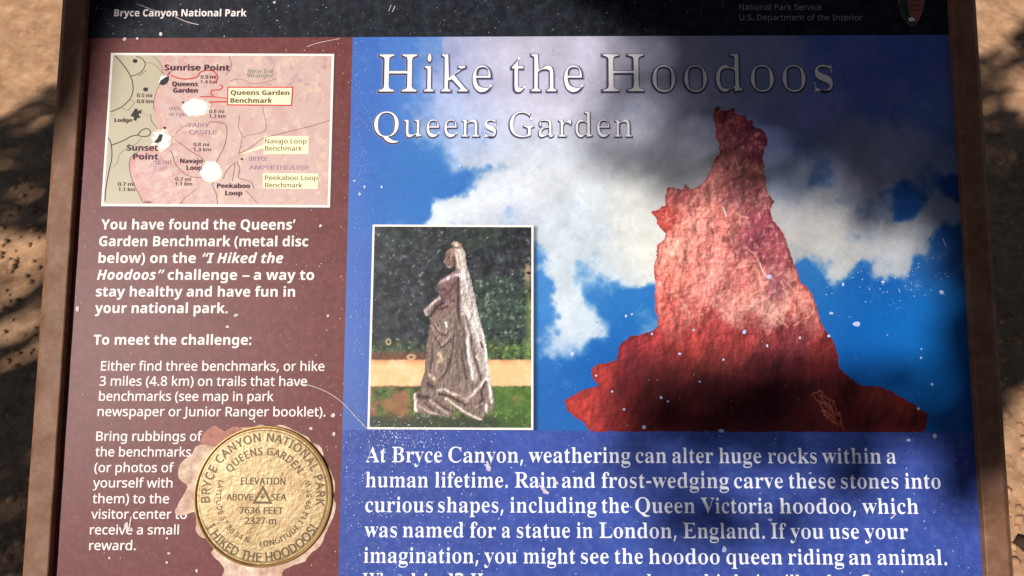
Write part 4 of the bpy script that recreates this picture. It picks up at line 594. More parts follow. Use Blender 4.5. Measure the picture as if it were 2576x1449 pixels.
def ink_grid(name, parent, x0, x1, y0, y1, step, h, paint, mask=None, corners=None, **props):
    """a printed picture: fine sheet whose points carry the ink colour"""
    nx = int(round((x1 - x0) / step)) + 1; ny = int(round((y1 - y0) / step)) + 1
    if corners is not None:
        a, b, c, d = [np.array(q, float) for q in corners]
        s, t = np.meshgrid(np.linspace(0, 1, nx), np.linspace(0, 1, ny)); s = s[..., None]; t = t[..., None]
        xy = (a * (1 - s) + b * s) * (1 - t) + (d * (1 - s) + c * s) * t; X = xy[..., 0]; Y = xy[..., 1]
    else:
        X, Y = np.meshgrid(np.linspace(x0, x1, nx), np.linspace(y0, y1, ny))
    P = lay(X, Y, h).reshape(-1, 3); col = paint(X.ravel(), Y.ravel())
    idx = np.arange(nx * ny).reshape(ny, nx)
    q = np.stack([idx[1:, :-1], idx[1:, 1:], idx[:-1, 1:], idx[:-1, :-1]], -1).reshape(-1, 4)
    if mask is not None:
        cx = X.ravel()[q].mean(1); cy = Y.ravel()[q].mean(1); q = q[mask(cx, cy)]
        used = np.unique(q); re = np.full(nx * ny, -1); re[used] = np.arange(len(used)); q = re[q]; P = P[used]; col = col[used]
    me = bpy.data.meshes.new(name); me.vertices.add(len(P)); me.vertices.foreach_set('co', P.ravel().astype(np.float32))
    me.loops.add(q.size); me.loops.foreach_set('vertex_index', q.ravel().astype(np.int32))
    me.polygons.add(len(q)); me.polygons.foreach_set('loop_start', np.arange(0, q.size, 4, dtype=np.int32))
    me.update(calc_edges=True); me.validate()
    at = me.color_attributes.new('ink', 'FLOAT_COLOR', 'POINT')
    rgba = np.ones((len(P), 4), np.float32); rgba[:, :3] = s2l(np.clip(col, 0, 255)); at.data.foreach_set('color', rgba.ravel())
    return link(name, me, parent, M_ink, **props)
def Z(ox, oy, k): return lambda pts: [((ox + x * k) / 1.59, (oy + y * k) / 1.59) for x, y in pts]
def mixc(c, col, a): return c * (1 - a[:, None]) + np.array(col, float) * a[:, None]

# ------------------------------------------------------------------ ground
def ground_z(x, y):
    return 0.014 * (fbm(x + 50, y + 50, 0.5, 3, 1) - 0.5) + 0.030 * (fbm(x + 50, y + 50, 0.13, 4, 2, .6) - 0.5) + 0.007 * (fbm(x + 50, y + 50, 0.045, 3, 3, .6) - 0.5)
def build_ground():
    a = np.concatenate([np.linspace(-30, -2.3, 14), np.arange(-2.25, 2.26, 0.009), np.linspace(2.3, 30, 14)])
    X, Y = np.meshgrid(a, a); fade = np.clip((2.6 - np.maximum(abs(X), abs(Y))) / 0.4, 0, 1)
    Zz = ground_z(X, Y) * fade; n = len(a); idx = np.arange(n * n).reshape(n, n)
    q = np.stack([idx[:-1, :-1], idx[:-1, 1:], idx[1:, 1:], idx[1:, :-1]], -1).reshape(-1, 4)
    me = bpy.data.meshes.new('ground'); P = np.stack([X, Y, Zz], -1).reshape(-1, 3)
    me.vertices.add(len(P)); me.vertices.foreach_set('co', P.ravel().astype(np.float32)); me.loops.add(q.size)
    me.loops.foreach_set('vertex_index', q.ravel().astype(np.int32)); me.polygons.add(len(q))
    me.polygons.foreach_set('loop_start', np.arange(0, q.size, 4, dtype=np.int32)); me.update(calc_edges=True)
    me.polygons.foreach_set('use_smooth', [True] * len(q))
    m = mat("sandy_soil", (204, 160, 122), rough=0.95, spec=0.1, scale=14, col2=(160, 114, 84), bump=1.0, bscale=120, grime=((232, 196, 156), 0.6, 60))
    link('ground', me, None, m, kind='structure', label='sandy orange-brown earth with fine gravel under the sign')
    # loose grit lying on it: nobody could count it
    ico = [(0, 0, 1), (.9, 0, .3), (.28, .85, .3), (-.72, .53, .3), (-.72, -.53, .3), (.28, -.85, .3), (.72, .53, -.4), (-.28, .85, -.4), (-.9, 0, -.4), (-.28, -.85, -.4), (.72, -.53, -.4)]
    fc = [(0, 1, 2), (0, 2, 3), (0, 3, 4), (0, 4, 5), (0, 5, 1), (1, 6, 2), (2, 7, 3), (3, 8, 4), (4, 9, 5), (5, 10, 1), (6, 7, 2), (7, 8, 3), (8, 9, 4), (9, 10, 5), (10, 6, 1)]
    base = np.array(ico); vs = []; fs = []; r2 = random.Random(3); b = 0
    for i in range(15000):
        x = r2.choice((-1, 1)) * r2.uniform(0.66, 1.45); y = r2.uniform(-1.3, 2.0)
        s = 0.0018 + 0.011 * r2.random() ** 5
        z = float(ground_z(np.array([x]), np.array([y]))[0]); an = r2.random() * 6.28; ca, sa = math.cos(an), math.sin(an)
        q = base * np.array([s * r2.uniform(.7, 1.4), s, s * r2.uniform(.4, .9)]) * (1 + 0.2 * (nr.rand(11, 1) - .5))
        q = np.stack([q[:, 0] * ca - q[:, 1] * sa + x, q[:, 0] * sa + q[:, 1] * ca + y, q[:, 2] + z + s * .2], 1)
        vs.extend(q.tolist()); fs.extend([tuple(k + b for k in f) for f in fc]); b += 11
    mg = mat("pale_grit", (214, 172, 132), rough=0.9, spec=0.1, scale=25, col2=(140, 96, 66))
    link('gravel', mesh('gravel', vs, fs, True), None, mg, kind='stuff', label='loose fine gravel scattered on the sandy ground', category='gravel')
build_ground()

# ------------------------------------------------------------------ the sign: frame, panel, posts
sign = link('information_sign', None); sign['category'] = 'sign'
sign['label'] = 'framed outdoor trail information panel with map, metal disc and red rock pillar picture'
HF = 0.0080
UL = float((lay(116, 1449, HF)[0] + lay(183, 541, HF)[0]) / 2); UR = float((lay(2482, 1449, HF)[0] + lay(2402, 100, HF)[0]) / 2)
VT, VB = 0.078, -0.585
def part(name, me, m, **p):
    o = link(name, me, sign, m, **p); o.matrix_local = PM; return o
PROF = [(0, -0.004), (0, 0.0073), (0.0009, 0.0080), (0.0200, 0.0080), (0.0215, 0.0076), (0.0268, 0.0040), (0.0280, 0.0022), (0.0280, -0.026), (0.0030, -0.026)]
def rail(name, A, B, out, **p):
    A = np.array(A, float); B = np.array(B, float); d = (B - A) / np.linalg.norm(B - A); out = np.array(out, float)
    vs = []; K = len(PROF); M_ = 24
    for i in range(M_ + 1):
        t = i / M_
        for o, z in PROF:
            a = A - d * o + out * o; b = B + d * o + out * o; q = a * (1 - t) + b * t
            wob = 0.00012 * math.sin(i * 2.3 + o * 300); vs.append((q[0] + out[0] * wob, q[1] + out[1] * wob, z))
    fs = []
    for i in range(M_):
        for k in range(K):
            a, b = i * K + k, i * K + (k + 1) % K; fs.append((a, b, b + K, a + K))
    fs.append(tuple(range(K))[::-1]); fs.append(tuple(M_ * K + k for k in range(K)))
    me = mesh(name, vs, fs)
    import bmesh
    bm = bmesh.new(); bm.from_mesh(me); bmesh.ops.recalc_face_normals(bm, faces=bm.faces); bm.to_mesh(me); bm.free()
    return part(name, me, M_frame, **p)
rail('frame_rail', (UL, VB), (UL, VT), (-1, 0), label='left brown metal frame rail, sunlit tan along most of its length')
rail('frame_rail', (UR, VB), (UR, VT), (1, 0), label='right brown metal frame rail, mostly in shade')
rail('frame_rail', (UL, VT), (UR, VT), (0, 1)); rail('frame_rail', (UL, VB), (UR, VB), (0, -1))
panel = part('graphic_panel', box_mesh('graphic_panel', UL - 0.0005, UR + 0.0005, VB - 0.0005, VT + 0.0005, -0.008, 0.0), M_black)
M_post = mat("brown_post", (96, 66, 50), rough=0.6, scale=20)
for sx in (-0.33, 0.33):
    zt = 0.84 - 0.04; me = box_mesh('post', sx - .04, sx + .04, -.03, .05, -0.02, zt - 0.0)
    for v in me.vertices:
        if v.co.z > 0.5: v.co.z = 0.84 + v.co.y * math.tan(TILT) - 0.012
    link('post', me, sign, M_post)
    link('base_plate', box_mesh('base_plate', sx - .08, sx + .08, -.07, .09, 0.0, .014), sign, M_post)

# printed fields, each its own sheet laid on the panel --------------------------------
uTL = lay(229, 96.5)[0:2]; uTR = lay(2390.7, 87.5)[0:2]; vTop = float((uTL[1] + uTR[1]) / 2)
uDivT = lay(888, 96)[0]; uDivB = lay(851, 1449)[0]; uDiv = float((uDivT + uDivB) / 2)
vPic = float((lay(1500, 1084.4)[1] + lay(2324, 1086.4)[1]) / 2)
def sheet(name, parent, m, u0, u1, v0, v1, h, **p):
    return link(name, mesh(name, [(u0, v0, h), (u1, v0, h), (u1, v1, h), (u0, v1, h)], [(0, 1, 2, 3)]), parent, m, **p)
H1 = 0.00012
header = sheet('header_band', panel, M_black, UL, UR, vTop, VT, H1, label='black header band across the top')
column = sheet('text_column', panel, M_maroon, UL, uDiv, VB, vTop, H1, label='maroon text column on the left')
field = sheet('text_field', panel, M_blue, uDiv, UR, VB, vPic, H1, label='blue field under the sky picture')

# --- sky picture
SKY = """900 110 50 100 190;960 130 60 110 200;1000 120 110 150 220;1060 115 120 150 210;1150 120 165 165 195;1300 130 190 185 205;1400 150 188 184 205;1500 130 185 180 200
1700 140 155 155 180;1900 140 125 135 175;2100 130 98 112 190;2300 130 88 104 190;900 200 60 105 195;900 300 60 100 190;900 450 70 110 200;900 700 70 105 190;900 900 75 105 190;900 1050 70 100 180
1000 230 90 140 215;1050 280 130 160 220;1000 300 80 130 210;1150 270 180 185 220;1250 290 190 190 215;1400 260 195 190 210;1600 240 175 172 195;1000 380 55 120 200;950 450 55 115 200;1100 330 140 170 220
1150 370 170 190 225;1120 400 110 160 215;1200 400 175 190 220;1180 440 60 120 200;1100 450 50 120 200;1050 520 60 125 205;1130 490 55 125 205;1142 461 50 115 200;1195 470 215 220 228;1175 500 205 215 228;1240 460 220 224 228;1150 530 228 228 228
1110 540 200 215 230;1250 530 232 230 226;1284 552 140 160 210;1350 500 228 228 226;1450 450 208 210 216;1350 400 190 200 215;1500 400 185 192 205;1600 330 185 184 200;1700 400 168 168 182;1800 450 158 156 164;1600 500 228 227 220
1500 560 228 228 222;1700 560 190 192 194;1620 600 220 219 208;1450 620 226 226 224;1400 640 205 212 222;1380 600 200 210 222;1472 557 165 188 214;1376 711 70 140 215;1360 640 80 150 220;1397 670 190 210 225;1447 753 224 226 226;1430 700 215 222 226;1438 795 228 228 228;1425 832 226 229 230;1480 795 150 185 220
1501 774 40 125 205;1376 795 80 150 220;1368 857 60 130 210;1480 690 120 175 218;1522 690 195 208 220;1522 736 110 165 215;1563 700 215 220 222;1605 680 225 222 215;1640 640 222 218 208;1584 753 40 125 205;1626 774 20 115 200;1563 815 15 105 190;1626 740 60 130 205;1626 803 120 165 210
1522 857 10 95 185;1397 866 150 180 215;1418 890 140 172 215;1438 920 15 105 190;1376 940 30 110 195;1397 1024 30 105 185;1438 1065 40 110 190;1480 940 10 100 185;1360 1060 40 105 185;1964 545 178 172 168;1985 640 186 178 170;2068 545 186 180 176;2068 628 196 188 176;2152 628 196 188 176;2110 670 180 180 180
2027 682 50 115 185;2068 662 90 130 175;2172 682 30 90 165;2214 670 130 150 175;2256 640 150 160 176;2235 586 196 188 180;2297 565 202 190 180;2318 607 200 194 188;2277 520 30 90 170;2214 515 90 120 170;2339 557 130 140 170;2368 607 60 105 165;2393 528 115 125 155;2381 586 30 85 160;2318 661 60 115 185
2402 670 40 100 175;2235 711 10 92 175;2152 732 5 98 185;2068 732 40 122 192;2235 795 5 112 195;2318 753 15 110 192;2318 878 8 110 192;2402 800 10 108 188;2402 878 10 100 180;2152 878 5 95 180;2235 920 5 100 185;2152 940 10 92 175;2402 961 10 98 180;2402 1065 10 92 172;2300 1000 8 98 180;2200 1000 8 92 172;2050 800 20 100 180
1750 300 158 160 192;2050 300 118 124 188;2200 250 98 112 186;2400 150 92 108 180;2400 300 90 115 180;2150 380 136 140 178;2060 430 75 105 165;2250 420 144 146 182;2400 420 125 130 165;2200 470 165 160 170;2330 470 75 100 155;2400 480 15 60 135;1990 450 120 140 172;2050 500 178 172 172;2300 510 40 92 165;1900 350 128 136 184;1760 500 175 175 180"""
SK = np.array([[float(t) for t in q.split()] for ln in SKY.split('\n') for q in ln.split(';')])  # greys and blues towards upper right partly carry tree shade in the ink
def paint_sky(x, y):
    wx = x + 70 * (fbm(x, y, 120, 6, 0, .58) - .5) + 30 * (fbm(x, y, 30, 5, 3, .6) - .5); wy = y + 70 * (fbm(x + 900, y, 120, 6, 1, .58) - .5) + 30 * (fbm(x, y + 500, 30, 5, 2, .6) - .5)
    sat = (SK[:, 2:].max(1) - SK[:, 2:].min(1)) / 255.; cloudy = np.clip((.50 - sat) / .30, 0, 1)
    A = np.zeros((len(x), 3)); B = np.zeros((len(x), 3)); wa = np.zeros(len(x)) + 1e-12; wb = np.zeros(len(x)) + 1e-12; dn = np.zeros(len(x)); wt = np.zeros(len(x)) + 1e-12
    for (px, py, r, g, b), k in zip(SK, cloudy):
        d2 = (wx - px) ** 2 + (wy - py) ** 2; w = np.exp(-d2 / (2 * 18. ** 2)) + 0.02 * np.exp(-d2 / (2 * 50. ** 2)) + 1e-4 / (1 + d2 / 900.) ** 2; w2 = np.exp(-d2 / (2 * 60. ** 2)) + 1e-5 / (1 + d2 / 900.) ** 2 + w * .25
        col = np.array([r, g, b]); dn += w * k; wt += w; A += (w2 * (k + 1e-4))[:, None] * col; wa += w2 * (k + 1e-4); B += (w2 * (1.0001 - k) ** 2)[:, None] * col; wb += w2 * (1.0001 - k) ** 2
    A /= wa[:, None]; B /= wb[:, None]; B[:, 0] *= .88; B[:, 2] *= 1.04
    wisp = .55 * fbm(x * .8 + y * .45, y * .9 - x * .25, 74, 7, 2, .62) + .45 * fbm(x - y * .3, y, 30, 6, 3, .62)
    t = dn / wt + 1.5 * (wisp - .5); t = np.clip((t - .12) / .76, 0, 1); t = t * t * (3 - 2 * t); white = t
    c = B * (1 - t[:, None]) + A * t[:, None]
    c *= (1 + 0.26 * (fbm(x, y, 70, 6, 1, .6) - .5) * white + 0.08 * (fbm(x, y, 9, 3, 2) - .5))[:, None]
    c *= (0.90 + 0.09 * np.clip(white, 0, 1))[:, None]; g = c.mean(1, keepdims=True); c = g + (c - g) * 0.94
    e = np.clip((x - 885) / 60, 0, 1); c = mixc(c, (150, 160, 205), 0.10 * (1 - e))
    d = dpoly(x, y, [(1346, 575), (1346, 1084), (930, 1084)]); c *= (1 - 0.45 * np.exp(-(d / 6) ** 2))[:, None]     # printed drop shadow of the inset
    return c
def rect_layout(u0, u1, v0, v1, h):
    q = unlay(np.array([(u0, v1, h), (u1, v1, h), (u1, v0, h), (u0, v0, h)], float)); return [tuple(p) for p in q]
def picture(name, parent, c, step, h, paint, mask=None, **p):
    w = math.dist(c[0], c[1]); hh = math.dist(c[0], c[3])
    return ink_grid(name, parent, 0, w, 0, hh, step, h, paint, mask, corners=c, **p)
picture('sky_picture', panel, rect_layout(uDiv, UR, vPic, vTop, H1), 2.6, H1, paint_sky, label='printed blue sky with white and grey clouds, inks partly toned for tree shade')

# --- red rock pillar
ZH1 = Z(2500, 380, .4278); ZR7 = Z(2560, 800, .6626); ZH5 = Z(2200, 1200, .6056)
ROCK = (ZH1([(830, 130), (870, 110), (910, 140), (960, 150), (1000, 115), (1030, 125), (1020, 170), (1070, 190), (1130, 190), (1150, 240), (1195, 230), (1190, 290), (1250, 310), (1310, 350), (1335, 430), (1320, 480), (1300, 500), (1290, 580), (1300, 640), (1310, 760), (1320, 850), (1340, 930), (1410, 990), (1380, 1030), (1355, 1080), (1380, 1170), (1450, 1250), (1510, 1350), (1525, 1400)])
 + ZR7([(895, 290), (940, 400), (965, 480), (1020, 545), (1060, 620), (1085, 720), (1120, 790), (1165, 850), (1195, 940), (1200, 1010), (1250, 1060), (1340, 1120), (1470, 1130), (1580, 1190), (1680, 1250), (1740, 1290), (1740, 1320), (1715, 1390), (1715, 1402)])
 + ZH5([(265, 868), (230, 810), (180, 780), (110, 730), (100, 665), (140, 640), (200, 600), (280, 580), (320, 565), (300, 540), (270, 500), (275, 460), (310, 425), (380, 415), (440, 400), (445, 370), (455, 310), (490, 270), (530, 240), (600, 230), (660, 210), (710, 180), (710, 120), (695, 60), (700, 0)])
 + ZR7([(90, 600), (95, 520), (80, 430), (95, 350), (105, 270)])
 + ZH1([(295, 1449), (310, 1400), (370, 1340), (380, 1300), (340, 1260), (300, 1200), (290, 1140), (235, 1100), (290, 1090), (340, 1050), (375, 1040), (380, 940), (400, 870), (440, 860), (480, 880), (520, 890), (545, 870), (570, 835), (600, 880), (640, 870), (690, 850), (740, 800), (790, 720), (830, 640), (850, 570), (890, 540), (880, 440), (850, 390), (845, 290), (820, 200)]))
def rock_mask(x, y):
    wx = x + 7 * (fbm(x, y, 14, 3, 1) - .5); wy = y + 7 * (fbm(x, y, 14, 3, 2) - .5)
    return inpoly(wx, wy, ROCK)
RC = np.array([(1840, 300, 150, 62, 66), (1800, 285, 165, 60, 60), (1890, 330, 110, 40, 58), (1925, 350, 96, 32, 50), (1850, 360, 130, 62, 66), (1900, 385, 110, 44, 58), (1850, 430, 190, 104, 100), (1900, 440, 165, 90, 84),
 (1800, 470, 205, 118, 108), (1700, 490, 180, 90, 88), (1690, 520, 205, 92, 80), (1860, 500, 170, 92, 96), (1920, 500, 150, 80, 82), (1660, 550, 215, 78, 66), (1750, 560, 222, 130, 116), (1820, 560, 215, 118, 106), (1900, 560, 150, 66, 78), (1700, 620, 232, 136, 118), (1800, 640, 222, 122, 110),
 (1900, 600, 134, 56, 74), (1960, 640, 150, 70, 76), (1850, 600, 160, 84, 84), (1680, 700, 230, 120, 104), (1780, 720, 222, 124, 112), (1880, 700, 200, 108, 100), (1960, 720, 158, 86, 92), (2000, 700, 180, 96, 86), (1660, 780, 226, 96, 84), (1740, 780, 218, 112, 100), (1850, 780, 216, 132, 118),
 (1930, 790, 215, 140, 130), (2010, 760, 200, 104, 92), (2040, 810, 170, 76, 70), (1700, 815, 190, 82, 76), (1790, 825, 168, 58, 56), (1900, 830, 160, 60, 58), (2000, 840, 124, 46, 52), (1640, 860, 168, 48, 50), (1740, 860, 180, 58, 54), (1850, 860, 156, 50, 48), (1960, 870, 124, 42, 46),
 (2080, 880, 118, 34, 36), (1600, 880, 150, 38, 48), (1600, 920, 128, 34, 40), (1700, 910, 140, 40, 40), (1800, 910, 140, 46, 42), (1950, 920, 104, 32, 38), (2090, 930, 112, 26, 30), (1520, 940, 176, 48, 42), (1570, 960, 120, 28, 36), (1680, 960, 102, 24, 28), (1800, 970, 92, 22, 28), (2000, 960, 92, 22, 30),
 (1460, 1010, 188, 52, 46), (1440, 1040, 196, 52, 44), (1520, 1010, 148, 40, 40), (1600, 1020, 118, 28, 30), (1700, 1030, 106, 24, 28), (1850, 1030, 84, 18, 28), (1950, 1030, 86, 20, 30), (2100, 1000, 106, 30, 32), (2200, 1010, 120, 34, 32), (2300, 1050, 138, 36, 34), (1480, 1070, 186, 50, 44), (1560, 1070, 146, 34, 36),
 (1650, 1070, 112, 26, 28), (1800, 1075, 96, 22, 26), (2000, 1070, 100, 24, 28), (2150, 1065, 116, 30, 32), (2290, 1075, 140, 38, 36)], float)
VEINS = [ZR7(q) for q in ([(640, 290), (690, 320), (720, 370), (745, 440), (780, 470)], [(690, 390), (720, 450), (735, 540), (745, 640), (730, 680), (790, 700)], [(740, 540), (690, 560), (650, 600)], [(740, 600), (680, 640), (640, 640)],
  [(855, 490), (880, 560), (890, 650), (860, 720)], [(820, 660), (860, 730), (890, 770)], [(780, 620), (800, 700), (860, 750)], [(900, 500), (930, 560), (960, 560)], [(930, 760), (990, 720), (1030, 700)], [(1020, 560), (1050, 640), (1040, 690)],
  [(500, 40), (520, 90)], [(535, 190), (560, 270)], [(570, 70), (610, 95), (655, 110)], [(780, 40), (800, 90), (850, 160), (890, 250)])]
SHRUB = [ZR7(q) for q in ([(1050, 1170), (1090, 1150), (1110, 1180), (1170, 1220), (1200, 1290), (1215, 1350), (1230, 1390)], [(1040, 1180), (1080, 1220), (1110, 1270), (1130, 1310), (1180, 1350)], [(1080, 1220), (1130, 1230), (1150, 1270), (1190, 1300)],
  [(1100, 1270), (1150, 1290)], [(1110, 1300), (1160, 1300), (1200, 1360)], [(1090, 1180), (1130, 1260)], [(1140, 1210), (1160, 1290)])]
def paint_rock(x, y):
    num = np.zeros((len(x), 3)); den = np.zeros(len(x)) + 1e-12
    wx = x + 34 * (fbm(x, y, 22, 4, 0) - .5); wy = y + 34 * (fbm(x, y, 22, 4, 1) - .5)
    for px, py, r, g, b in RC:
        d2 = (wx - px) ** 2 + (wy - py) ** 2; w = np.exp(-d2 / (2 * 19. ** 2)) + 1e-3 / (1 + d2 / 900.) ** 2
        num += w[:, None] * np.array([r, g, b]); den += w
    c = num / den[:, None]
    rx = x * .94 + y * .34; ry = y * .94 - x * .34
    hgt = lambda u, w: fbm(u, w, 46, 6, 1, .62) + .5 * fbm(u * .9, w * .45, 20, 4, 3, .6) + .35 * fbm(rx, ry * 1.6, 17, 4, 0, .6)
    rel = (hgt(x + 2.2, y + 1.2) - hgt(x - 2.2, y - 1.2)) * 2.1
    low = np.clip((y - 830) / 90, 0, 1)
    c *= (1 - np.clip(rel, -.42, .5) * (1 - .35 * low))[:, None]
    c *= (1 + 0.30 * (fbm(x, y, 30, 5, 2, .6) - .5) + 0.16 * (fbm(x, y, 5, 2, 3) - .5))[:, None]
    led = np.abs(fbm(x * .45 + 3 * hgt(x, y), y * 1.5, 40, 4, 2) - .5); c = mixc(c, (96, 26, 40), 0.3 * np.clip(1 - led * 26, 0, 1) * np.clip((940 - y) / 100, .25, 1))
    crk = np.abs(fbm(x * 1.3, y * .5, 36, 4, 0) - .5); c = mixc(c, (110, 34, 48), 0.24 * np.clip(1 - crk * 24, 0, 1) * np.clip((900 - y) / 100, .2, 1))
    pale = np.clip((fbm(x + 3, y + 300, 11, 4, 3) - .56) * 5, 0, 1) * np.clip((840 - y) / 60, 0, 1); c = mixc(c, (248, 184, 164), 0.42 * pale)
    sunny = np.clip((x - 1850 - (y - 600) * .35) / 60, 0, 1) * np.clip((y - 700) / 60, 0, 1) * np.clip((840 - y) / 40, 0, 1); c = mixc(c, (244, 180, 158), 0.35 * sunny * np.clip((fbm(x, y, 13, 4, 1) - .4) * 4, 0, 1))
    g = c.mean(1, keepdims=True); c = (g + (c - g) * 0.86) * (1 + 0.06 * np.clip((800 - y) / 80, 0, 1))[:, None]
    c *= (1 - 0.22 * np.clip((y - 860) / 60, 0, 1) * np.clip((x - 1520) / 120, 0, 1))[:, None]
    e = dpoly(x, y, ROCK, True); c = mixc(c, (96, 20, 34), 0.35 * np.exp(-(e / 5.) ** 2))
    for i, v in enumerate(VEINS):
        d = dpoly(x + 8 * (fbm(x, y, 9, 2, 0) - .5), y, v); c = mixc(c, (250, 196, 158), 0.6 * np.exp(-(d / 1.7) ** 2) * np.clip(.3 + 1.5 * (fbm(x, y, 12, 2, 3)), 0, 1))
    for v in SHRUB:
        d = dpoly(x + 10 * (fbm(x, y, 7, 2, 0) - .5), y + 8 * (fbm(x, y, 7, 2, 2) - .5), v); c = mixc(c, (190, 104, 76), 0.75 * np.exp(-(d / 1.7) ** 2))
    return c
ink_grid('rock_pillar_picture', panel, 1415, 2350, 262, 1087, 1.9, 0.00020, paint_rock, rock_mask, label='printed picture of a tall red rock pillar on a craggy base')

# --- inset picture of the draped stone figure
ZS = Z(1360, 800, 1400 / 2113.)
FIG = ZS([(690, 245), (735, 265), (738, 285), (757, 320), (760, 380), (775, 430), (795, 500), (815, 590), (830, 670), (850, 740), (870, 820), (885, 900), (895, 990), (905, 1080), (918, 1130), (930, 1200), (930, 1255), (897, 1300), (872, 1270), (862, 1332), (800, 1318), (740, 1290), (700, 1255), (690, 1300), (650, 1318), (600, 1300), (540, 1296), (480, 1288), (445, 1280), (438, 1172), (460, 1158), (486, 1165), (490, 1100), (512, 1040), (520, 900), (535, 800), (548, 740), (536, 700), (516, 702), (503, 670), (520, 645), (560, 610), (600, 570), (584, 540), (588, 510), (605, 480), (645, 458), (690, 428), (702, 412), (692, 396), (664, 414), (644, 406), (636, 388), (624, 376), (634, 355), (636, 320), (652, 300), (676, 286), (668, 262)])
FOLDS = [  # (points, half width, colour, strength)
 ([(715, 300), (730, 360), (745, 430)], 10, (214, 196, 188), .9), ([(745, 430), (765, 520), (790, 620), (815, 700), (840, 780)], 11, (216, 206, 204), .9), ([(735, 430), (735, 560), (740, 690)], 9, (198, 184, 186), .85),
 ([(765, 470), (780, 560), (800, 650)], 4, (150, 132, 136), .7), ([(755, 640), (790, 720), (820, 800), (850, 880)], 12, (214, 200, 194), .85), ([(860, 800), (878, 900), (888, 1000), (900, 1100), (915, 1220)], 9, (222, 212, 208), .9),
 ([(850, 860), (862, 890)], 6, (70, 56, 58), .9), ([(760, 700), (785, 790), (800, 860)], 4, (108, 88, 88), .8), ([(770, 830), (775, 930), (790, 1010), (803, 1080)], 8, (222, 210, 214), .9), ([(790, 830), (810, 940), (840, 1040), (850, 1080)], 10, (112, 86, 84), .8),
 ([(712, 470), (716, 560), (712, 650), (722, 740)], 7, (92, 74, 80), .85), ([(650, 470), (690, 450), (720, 450), (735, 480)], 9, (206, 188, 190), .85), ([(600, 500), (630, 480), (660, 470)], 8, (196, 180, 186), .8), ([(590, 530), (600, 545), (640, 540)], 7, (104, 84, 88), .7),
 ([(700, 500), (670, 550), (620, 590), (570, 630)], 20, (140, 108, 108), .8), ([(600, 590), (560, 622), (525, 660)], 9, (206, 190, 184), .9), ([(515, 665), (520, 695)], 7, (214, 200, 196), .9), ([(620, 620), (570, 660), (548, 700)], 9, (86, 70, 74), .9),
 ([(690, 600), (660, 640), (600, 660)], 6, (96, 76, 78), .8), ([(640, 740), (645, 765)], 6, (236, 222, 216), .95), ([(660, 640), (680, 620)], 6, (170, 146, 140), .7),
 ([(555, 760), (580, 830), (610, 880), (650, 840), (690, 780)], 4, (184, 160, 148), .8), ([(562, 800), (590, 850), (612, 895), (650, 862), (695, 820)], 4, (92, 72, 70), .8), ([(570, 740), (600, 790), (640, 800), (680, 750)], 4, (176, 152, 142), .7), ([(575, 765), (605, 812), (645, 820)], 3.4, (96, 76, 74), .7),
 ([(545, 760), (535, 860), (528, 960), (520, 1060)], 6, (160, 140, 126), .7), ([(560, 860), (555, 950), (545, 1040)], 5, (104, 84, 78), .7), ([(690, 780), (680, 900), (660, 1020)], 4, (100, 80, 80), .7), ([(705, 740), (712, 850), (708, 980), (705, 1080)], 13, (150, 128, 126), .6),
 ([(735, 900), (745, 1000), (760, 1080)], 6, (104, 84, 88), .7), ([(748, 760), (750, 880), (762, 960)], 5, (96, 80, 84), .7), ([(660, 960), (640, 1040), (600, 1090)], 6, (112, 92, 88), .7), ([(620, 900), (590, 980), (560, 1060)], 6, (170, 146, 136), .6),
 ([(600, 930), (620, 960), (600, 975)], 10, (206, 178, 150), .85), ([(545, 1060), (565, 1080)], 11, (212, 182, 160), .85), ([(535, 1110), (560, 1130)], 13, (92, 70, 72), .8), ([(822, 945), (835, 965)], 6, (214, 184, 160), .85),
 ([(878, 1080), (840, 1130), (800, 1175), (780, 1195)], 9, (220, 204, 204), .9), ([(880, 1100), (850, 1150), (860, 1200), (840, 1240)], 7, (96, 76, 84), .8), ([(590, 1150), (630, 1140), (670, 1165), (720, 1180)], 7, (204, 186, 172), .85), ([(600, 1170), (660, 1185), (720, 1215), (760, 1240)], 6, (92, 72, 72), .85),
 ([(640, 1200), (700, 1240), (760, 1285), (850, 1325)], 6, (216, 200, 186), .9), ([(750, 1200), (770, 1215)], 10, (186, 166, 140), .8), ([(452, 1170), (456, 1275)], 9, (238, 224, 208), .95), ([(470, 1185), (530, 1195)], 14, (96, 74, 76), .8), ([(470, 1240), (530, 1275), (600, 1300)], 6, (196, 172, 158), .8),
 ([(540, 1210), (590, 1250), (650, 1290)], 5, (190, 168, 158), .8), ([(510, 1225), (560, 1268)], 5, (106, 82, 80), .8), ([(575, 1210), (620, 1250), (680, 1275)], 4, (104, 80, 80), .8), ([(885, 1240), (880, 1290)], 10, (226, 222, 214), .8), ([(820, 1250), (860, 1225)], 5, (190, 170, 168), .7),
 ([(650, 330), (655, 360), (665, 385)], 14, (150, 122, 112), .75), ([(690, 350), (690, 390)], 9, (112, 86, 88), .8), ([(700, 300), (706, 350), (722, 420)], 7, (212, 190, 180), .85), ([(636, 348), (628, 374)], 4, (196, 174, 160), .8), ([(655, 345), (664, 347)], 3.5, (70, 52, 54), .8),
 ([(645, 408), (660, 404)], 4, (214, 196, 190), .7), ([(690, 262), (705, 272)], 11, (236, 204, 182), .9), ([(680, 288), (730, 290)], 3, (120, 94, 84), .8)]
